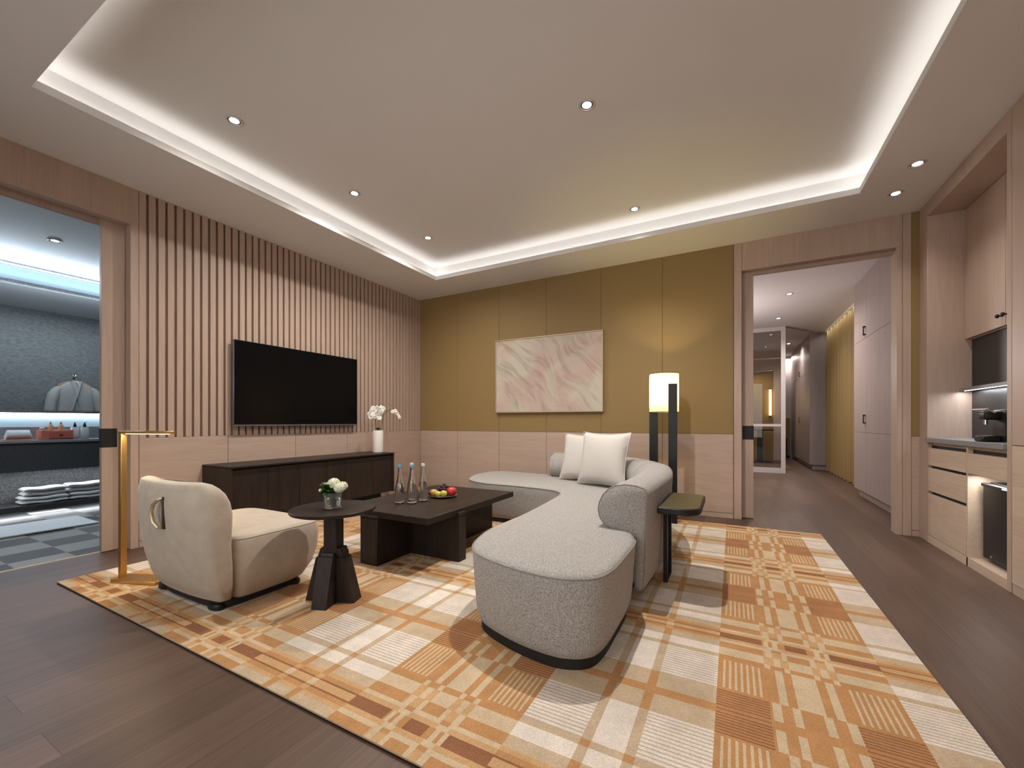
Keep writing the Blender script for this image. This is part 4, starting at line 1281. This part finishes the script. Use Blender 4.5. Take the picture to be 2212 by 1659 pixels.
# ------------------------------------------------------------------ minibar built-in on the right
def build_minibar():
    t = thing('minibar_cabinet', 'built-in pale oak minibar cabinet with drawers below and doors above', 'cabinet', (5.75, -.7, 0))
    ya, yb = -.166, -1.301
    bm = NB()
    box(bm, RX, 6.19, ya, -.006, 0, ZC - .001, .0015)                # far stile and side
    box(bm, RX, 6.19, yb - .046, yb, 0, ZC - .001, .0015)            # near post
    box(bm, RX, 6.19, yb, ya, 2.725, ZC - .001, .0015)               # head
    box(bm, 5.86, 6.19, yb, ya, 1.665, 2.725)
    box(bm, 5.90, 6.19, yb, ya, .84, 1.665)
    obj('carcass', bm, OAKZ, t)
    bm = NB()
    box(bm, RX + .03, 6.19, -.815, ya, .0, .832); box(bm, RX + .03, 6.19, yb, -.815, .64, .832)
    box(bm, RX + .002, 6.19, -.832, -.815, .0, .832); box(bm, RX + .002, 6.19, yb, ya, 0, .062)
    box(bm, 6.12, 6.19, yb, -.832, .06, .64)
    obj('base_unit', bm, PALEY, t)
    bm = NB()
    for z in (.797, .632, .417): box(bm, RX + .029, RX + .031, -.812, ya - .004, z - .014, z + .012)
    box(bm, RX + .029, RX + .031, yb + .004, -.836, .785, .81)
    obj('grip_channel', bm, DARKGAP, t)
    for z0, z1 in ((.644, .787), (.431, .622), (.066, .406)):
        bm = NB(); box(bm, RX + .001, RX + .022, -.811, ya - .004, z0, z1, .0015); obj('drawer', bm, PALEY, t)
    bm = NB(); box(bm, RX + .001, RX + .022, yb + .003, -.835, .644, .784, .0015); obj('drawer', bm, PALEY, t)
    for y0, y1, ky in ((-.731, ya - .003, -.700), (yb + .003, -.735, -.766)):
        bm = NB(); box(bm, 5.834, 5.858, y0, y1, 1.672, 2.722, .0015); d = obj('door', bm, OAKZ, t)
        bm = NB(); lathe(bm, [(.006, 0), (.005, .016), (.013, .022), (.014, .032), (.010, .036)], (0, 0, 0), 16)
        bmesh.ops.transform(bm, matrix=Matrix.Translation((5.834, ky, 1.742)) @ Matrix.Rotation(-PI / 2, 4, 'Y'), verts=bm.verts[:]); obj('knob', bm, BLACKM, d)
    bm = NB(); box(bm, 5.876, 5.899, yb, ya, .874, 1.664); obj('backsplash', bm, mat('black_granite', (.016, .016, .017), .35, var=(260, .7)), t)
    bm = NB(); box(bm, 5.80, 5.875, yb, ya, 1.252, 1.276, .001); sh = obj('ledge', bm, STONEC, t)
    bm = NB(); box(bm, 5.815, 5.822, yb + .05, ya - .05, 1.2495, 1.2515); obj('light_strip', bm, emitter('white_led', (.95, .97, 1), 10), sh)
    area_light('minibar_light', (5.82, -.55, 1.247), .02, .7, 2.2, (.92, .96, 1), (0, 0, 0))
    bm = NB(); box(bm, 5.592, 5.875, yb + .001, ya - .001, .834, .872, .003)
    single('countertop', bm, STONEC, 'grey speckled granite worktop of the minibar niche', 'countertop')
    area_light('minibar_niche_light', (5.66, -1.07, .632), .02, .40, 1.6, (1, .96, .92), (0, 0, 0))
    # fridge
    t = thing('mini_fridge', 'small black refrigerator in the niche under the minibar drawer', 'refrigerator', (5.87, -1.07, .062))
    bm = NB(); box(bm, 5.705, 6.10, -1.285, -.872, .072, .595, .004); obj('cabinet_body', bm, BLACKM, t)
    bm = NB(); box(bm, 5.672, 5.702, -1.285, -.872, .085, .590, .004); d = obj('door', bm, BLACK, t)
    bm = NB(); box(bm, 5.662, 5.674, -1.285, -.872, .568, .588, .003); obj('handle', bm, BLACKM, d)
    bm = NB(); lathe(bm, [(.008, 0), (.008, .006)], (0, 0, 0), 14)
    bmesh.ops.transform(bm, matrix=Matrix.Translation((5.672, -.985, .115)) @ Matrix.Rotation(-PI / 2, 4, 'Y'), verts=bm.verts[:]); obj('lock', bm, CHROME, d)
    bm = NB(); box(bm, 5.6608, 5.6622, -1.24, -1.12, .574, .583); obj('display', bm, emitter('blue_display', (.08, .12, .9), .6), d)
    for y in (-1.26, -.90):
        bm = NB(); box(bm, 5.72, 5.75, y, y + .02, .0635, .0715); obj('foot', bm, BLACKM, t)
    # coffee machine
    t = thing('coffee_machine', 'black capsule coffee machine on the granite worktop', 'coffee machine', (5.77, -1.0, .8725))
    bm = NB(); box(bm, 5.69, 5.866, -1.10, -.925, .8725, 1.08, .012, 3); obj('machine_body', bm, BLACK, t)
    bm = NB(); box(bm, 5.615, 5.70, -1.045, -.955, 1.015, 1.072, .014, 3); obj('brew_head', bm, BLACK, t)
    bm = NB(); tube(bm, [(5.635, -1.0, 1.016), (5.635, -1.0, .985)], .010, 12); obj('spout', bm, CHROME, t)
    bm = NB(); box(bm, 5.60, 5.69, -1.05, -.945, .8725, .912, .008); obj('drip_tray', bm, BLACK, t)
    bm = NB(); tube(bm, [(5.66, -1.052, 1.06), (5.62, -1.055, 1.085), (5.60, -.945, 1.085), (5.66, -.948, 1.06)], .006, 8); obj('lever', bm, CHROME, t)
    # tall cabinet nearer the camera
    t = thing('tall_cabinet', 'full-height oak cabinet door panel right of the minibar post', 'cabinet', (5.75, -2.2, 0))
    bm = NB(); box(bm, RX + .025, 6.19, -5.9, -1.35, 0, ZC - .001); box(bm, RX + .004, RX + .03, -5.9, -1.351, 0, .06); obj('carcass', bm, OAKZ, t)
    for y0, y1 in ((-2.20, -1.352), (-3.05, -2.203), (-3.90, -3.053)):
        bm = NB(); box(bm, RX, RX + .022, y0, y1, .867, ZC - .004, .001); obj('door', bm, OAKZ, t)
        bm = NB(); box(bm, RX, RX + .022, y0, y1, .063, .863, .001); obj('door', bm, PALEY, t)
build_minibar()

# ------------------------------------------------------------------ bedroom beyond the opening
bm = NB(); box(bm, 2.9, 3.0, .15, 9.2, 0, 2.87); struct('wall_bedroom_left', bm, PINKZ)
bm = NB(); box(bm, 2.9, 6.3, 9.1, 9.2, 0, 2.87); struct('wall_far', bm, mat('lilac_paint', (.50, .44, .46), .8))
def c_handle(parent, x, y, z):
    bm = NB()
    box(bm, x - .026, x - .016, y - .006, y + .006, z - .055, z + .055, .001)
    box(bm, x - .02, x, y - .006, y + .05, z + .043, z + .055, .001); box(bm, x - .02, x, y - .006, y + .05, z - .055, z - .043, .001)
    obj('handle', bm, BLACKM, parent)
def build_wardrobe(label, x, y0, y1, panels, hy):
    t = thing('wardrobe', label, 'wardrobe', (x + .25, (y0 + y1) / 2, 0))
    bm = NB(); box(bm, x + .022, 6.19, y0, y1, .10, 2.868); box(bm, x + .05, 6.19, y0 + .03, y1 - .03, 0, .10); obj('carcass', bm, PINKZ, t)
    for a, b_ in panels:
        for z0, z1 in ((.105, .866), (.869, 2.062), (2.065, 2.864)):
            bm = NB(); box(bm, x, x + .0215, a + .0015, b_ - .0015, z0, z1, .001); d = obj('door', bm, PINKZ, t)
            for h_ in hy:
                if a < h_ < b_ and z0 > .8: c_handle(d, x, h_, 2.16 if z0 > 2 else 1.04)
build_wardrobe('pale pink wardrobe just beyond the bedroom doorway, with two black handles', 5.652, .70, 2.394, ((.70, 1.261), (1.261, 1.81), (1.81, 2.394)), (1.84,))
build_wardrobe('pale pink wardrobe beyond the gold curtain, at the far end of the bedroom', 5.614, 5.816, 8.9, ((5.816, 6.6), (6.6, 7.22), (7.22, 8.0), (8.0, 8.9)), (7.25,))
# curtain
bm = NB(); R = []; n = 340
rng = random.Random(4)
for z in (.015, .6, 1.3, 2.0, 2.6, 2.855):
    row = []
    for i in range(n + 1):
        y = 2.46 + (5.76 - 2.46) * i / n
        q = math.sin(i * .105 + .5 * math.sin(i * .03)); a = .085 * (2 * abs(q) ** .55 - 1) * (1 if True else 0) + .012 * math.sin(i * .91 + 1 + z * .4)
        row.append((5.945 - a * (1 - .12 * z / 2.8), y, z))
    R.append(row)
thick = [[(x + .008, y, z) for x, y, z in r] for r in R]
V = [[bm.verts.new(p) for p in r] for r in R]; W2 = [[bm.verts.new(p) for p in r] for r in thick]
for a, b_ in zip(V[:-1], V[1:]):
    for i in range(n): bm.faces.new((a[i], a[i + 1], b_[i + 1], b_[i]))
for a, b_ in zip(W2[:-1], W2[1:]):
    for i in range(n): bm.faces.new((a[i + 1], a[i], b_[i], b_[i + 1]))
single('curtain', bm, mat('gold_curtain', (.235, .155, .05), .65, sheen=.2, bump=(300, .0005)), 'floor-length gold curtain hanging between the two bedroom wardrobes', 'curtain', base=(5.93, 4.1, 0), smooth=70)
bm = NB(); box(bm, 5.85, 6.05, 2.42, 5.80, 2.857, 2.869); struct('trim_10', bm, WHITE)
# glazed screen
t = thing('glass_screen', 'white-framed full-height glass screen in the bedroom with a cross rail', 'partition', (4.3, 4.75, 0))
bm = NB()
for a in ((5.008, 5.083, 0, 2.868), (3.2, 3.27, 0, 2.868), (3.27, 5.008, 2.79, 2.868), (3.27, 5.008, .916, .964), (3.27, 5.008, 0, .104)):
    box(bm, a[0], a[1], 4.72, 4.76, a[2], a[3], .001)
obj('screen_frame', bm, mat('pale_frame', (.60, .56, .56), .45), t)
for z0, z1 in ((.105, .915), (.965, 2.789)):
    bm = NB(); box(bm, 3.271, 5.007, 4.737, 4.743, z0, z1); obj('glass_pane', bm, PANE, t)
bm = NB(); box(bm, 3.0, 3.2, 4.70, 4.78, 0, 2.87); box(bm, 3.0, 5.12, 8.0, 8.1, 0, 2.36); struct('wall_study', bm, GOLDF)
bm = NB(); box(bm, 5.122, 5.30, 7.96, 8.12, 0, 2.87); box(bm, 3.0, 5.12, 7.9, 8.1, 2.38, 2.87); struct('trim_11', bm, OAKZ)
t = thing('wall_lamp', 'vertical glowing wall lamp on the gold wall behind the glass screen', 'lamp', (5.03, 7.95, 1.15))
bm = NB(); tube(bm, [(5.05, 7.93, 1.18), (5.05, 7.93, 1.86)], .028, 16); obj('lamp_shade', bm, emitter('warm_tube', (1, .72, .35), 5), t)
bm = NB(); box(bm, 5.035, 5.065, 7.94, 7.999, 1.13, 1.19); box(bm, 5.035, 5.065, 7.94, 7.999, 1.84, 1.89); obj('bracket', bm, BLACKM, t)
t = thing('desk', 'dark desk on a pedestal seen through the glass screen', 'desk', (4.7, 7.2, 0))
bm = NB(); box(bm, 4.1, 5.05, 6.9, 7.5, .79, .83, .003); obj('desktop', bm, BLACK, t)
bm = NB(); box(bm, 4.72, 4.84, 7.14, 7.26, .03, .79, .003); obj('pedestal', bm, BLACK, t)
bm = NB(); box(bm, 4.5, 5.02, 7.05, 7.35, 0, .03, .003); obj('base', bm, BLACK, t)
t = thing('bed_headboard', 'low gold headboard against the far bedroom wall beside the far wardrobe', 'headboard', (5.45, 9.0, 0))
bm = NB(); box(bm, 5.31, 5.60, 9.02, 9.095, .06, 1.12, .004); obj('headboard_panel', bm, GOLDF, t)
bm = NB(); box(bm, 5.31, 5.60, 9.04, 9.09, 0, .06); obj('plinth', bm, BLACKM, t)
t = thing('nightstand', 'dark nightstand in front of the gold headboard', 'nightstand', (5.42, 8.85, 0))
bm = NB(); box(bm, 5.28, 5.50, 8.70, 9.0, .05, .56, .004); obj('body', bm, WENGEZ, t)
bm = NB(); box(bm, 5.30, 5.48, 8.72, 8.98, 0, .05); obj('plinth', bm, BLACKM, t)
bm = NB(); box(bm, 4.2, 5.28, 5.6, 6.85, 0, .010, .002)
single('rug', bm, mat('brown_rug', (.20, .13, .09), .95, var=(60, .3)), 'plain brown rug on the bedroom floor behind the glass screen', 'rug')
pl = bpy.data.lights.new('bedroom_fill_lamp', 'POINT'); pl.energy = 82; pl.color = (1, .93, .90); pl.shadow_soft_size = .2  # added unseen lamp that brightens the bedroom, no fixture
po = bpy.data.objects.new('bedroom_fill_lamp', pl); COL.objects.link(po); po.location = (3.6, 2.7, 1.8)
area_light('bedroom_light_cove', (5.45, 8.95, 2.80), .3, .1, 12, (1, .88, .75), (0, 0, 0))
area_light('curtain_light', (5.80, 4.1, 2.84), .05, 3.1, 5, (1, .93, .84), (0, math.radians(-25), 0))
area_light('study_light', (4.2, 7.6, 2.30), 1.4, .1, 10, (1, .8, .5), (0, 0, 0))
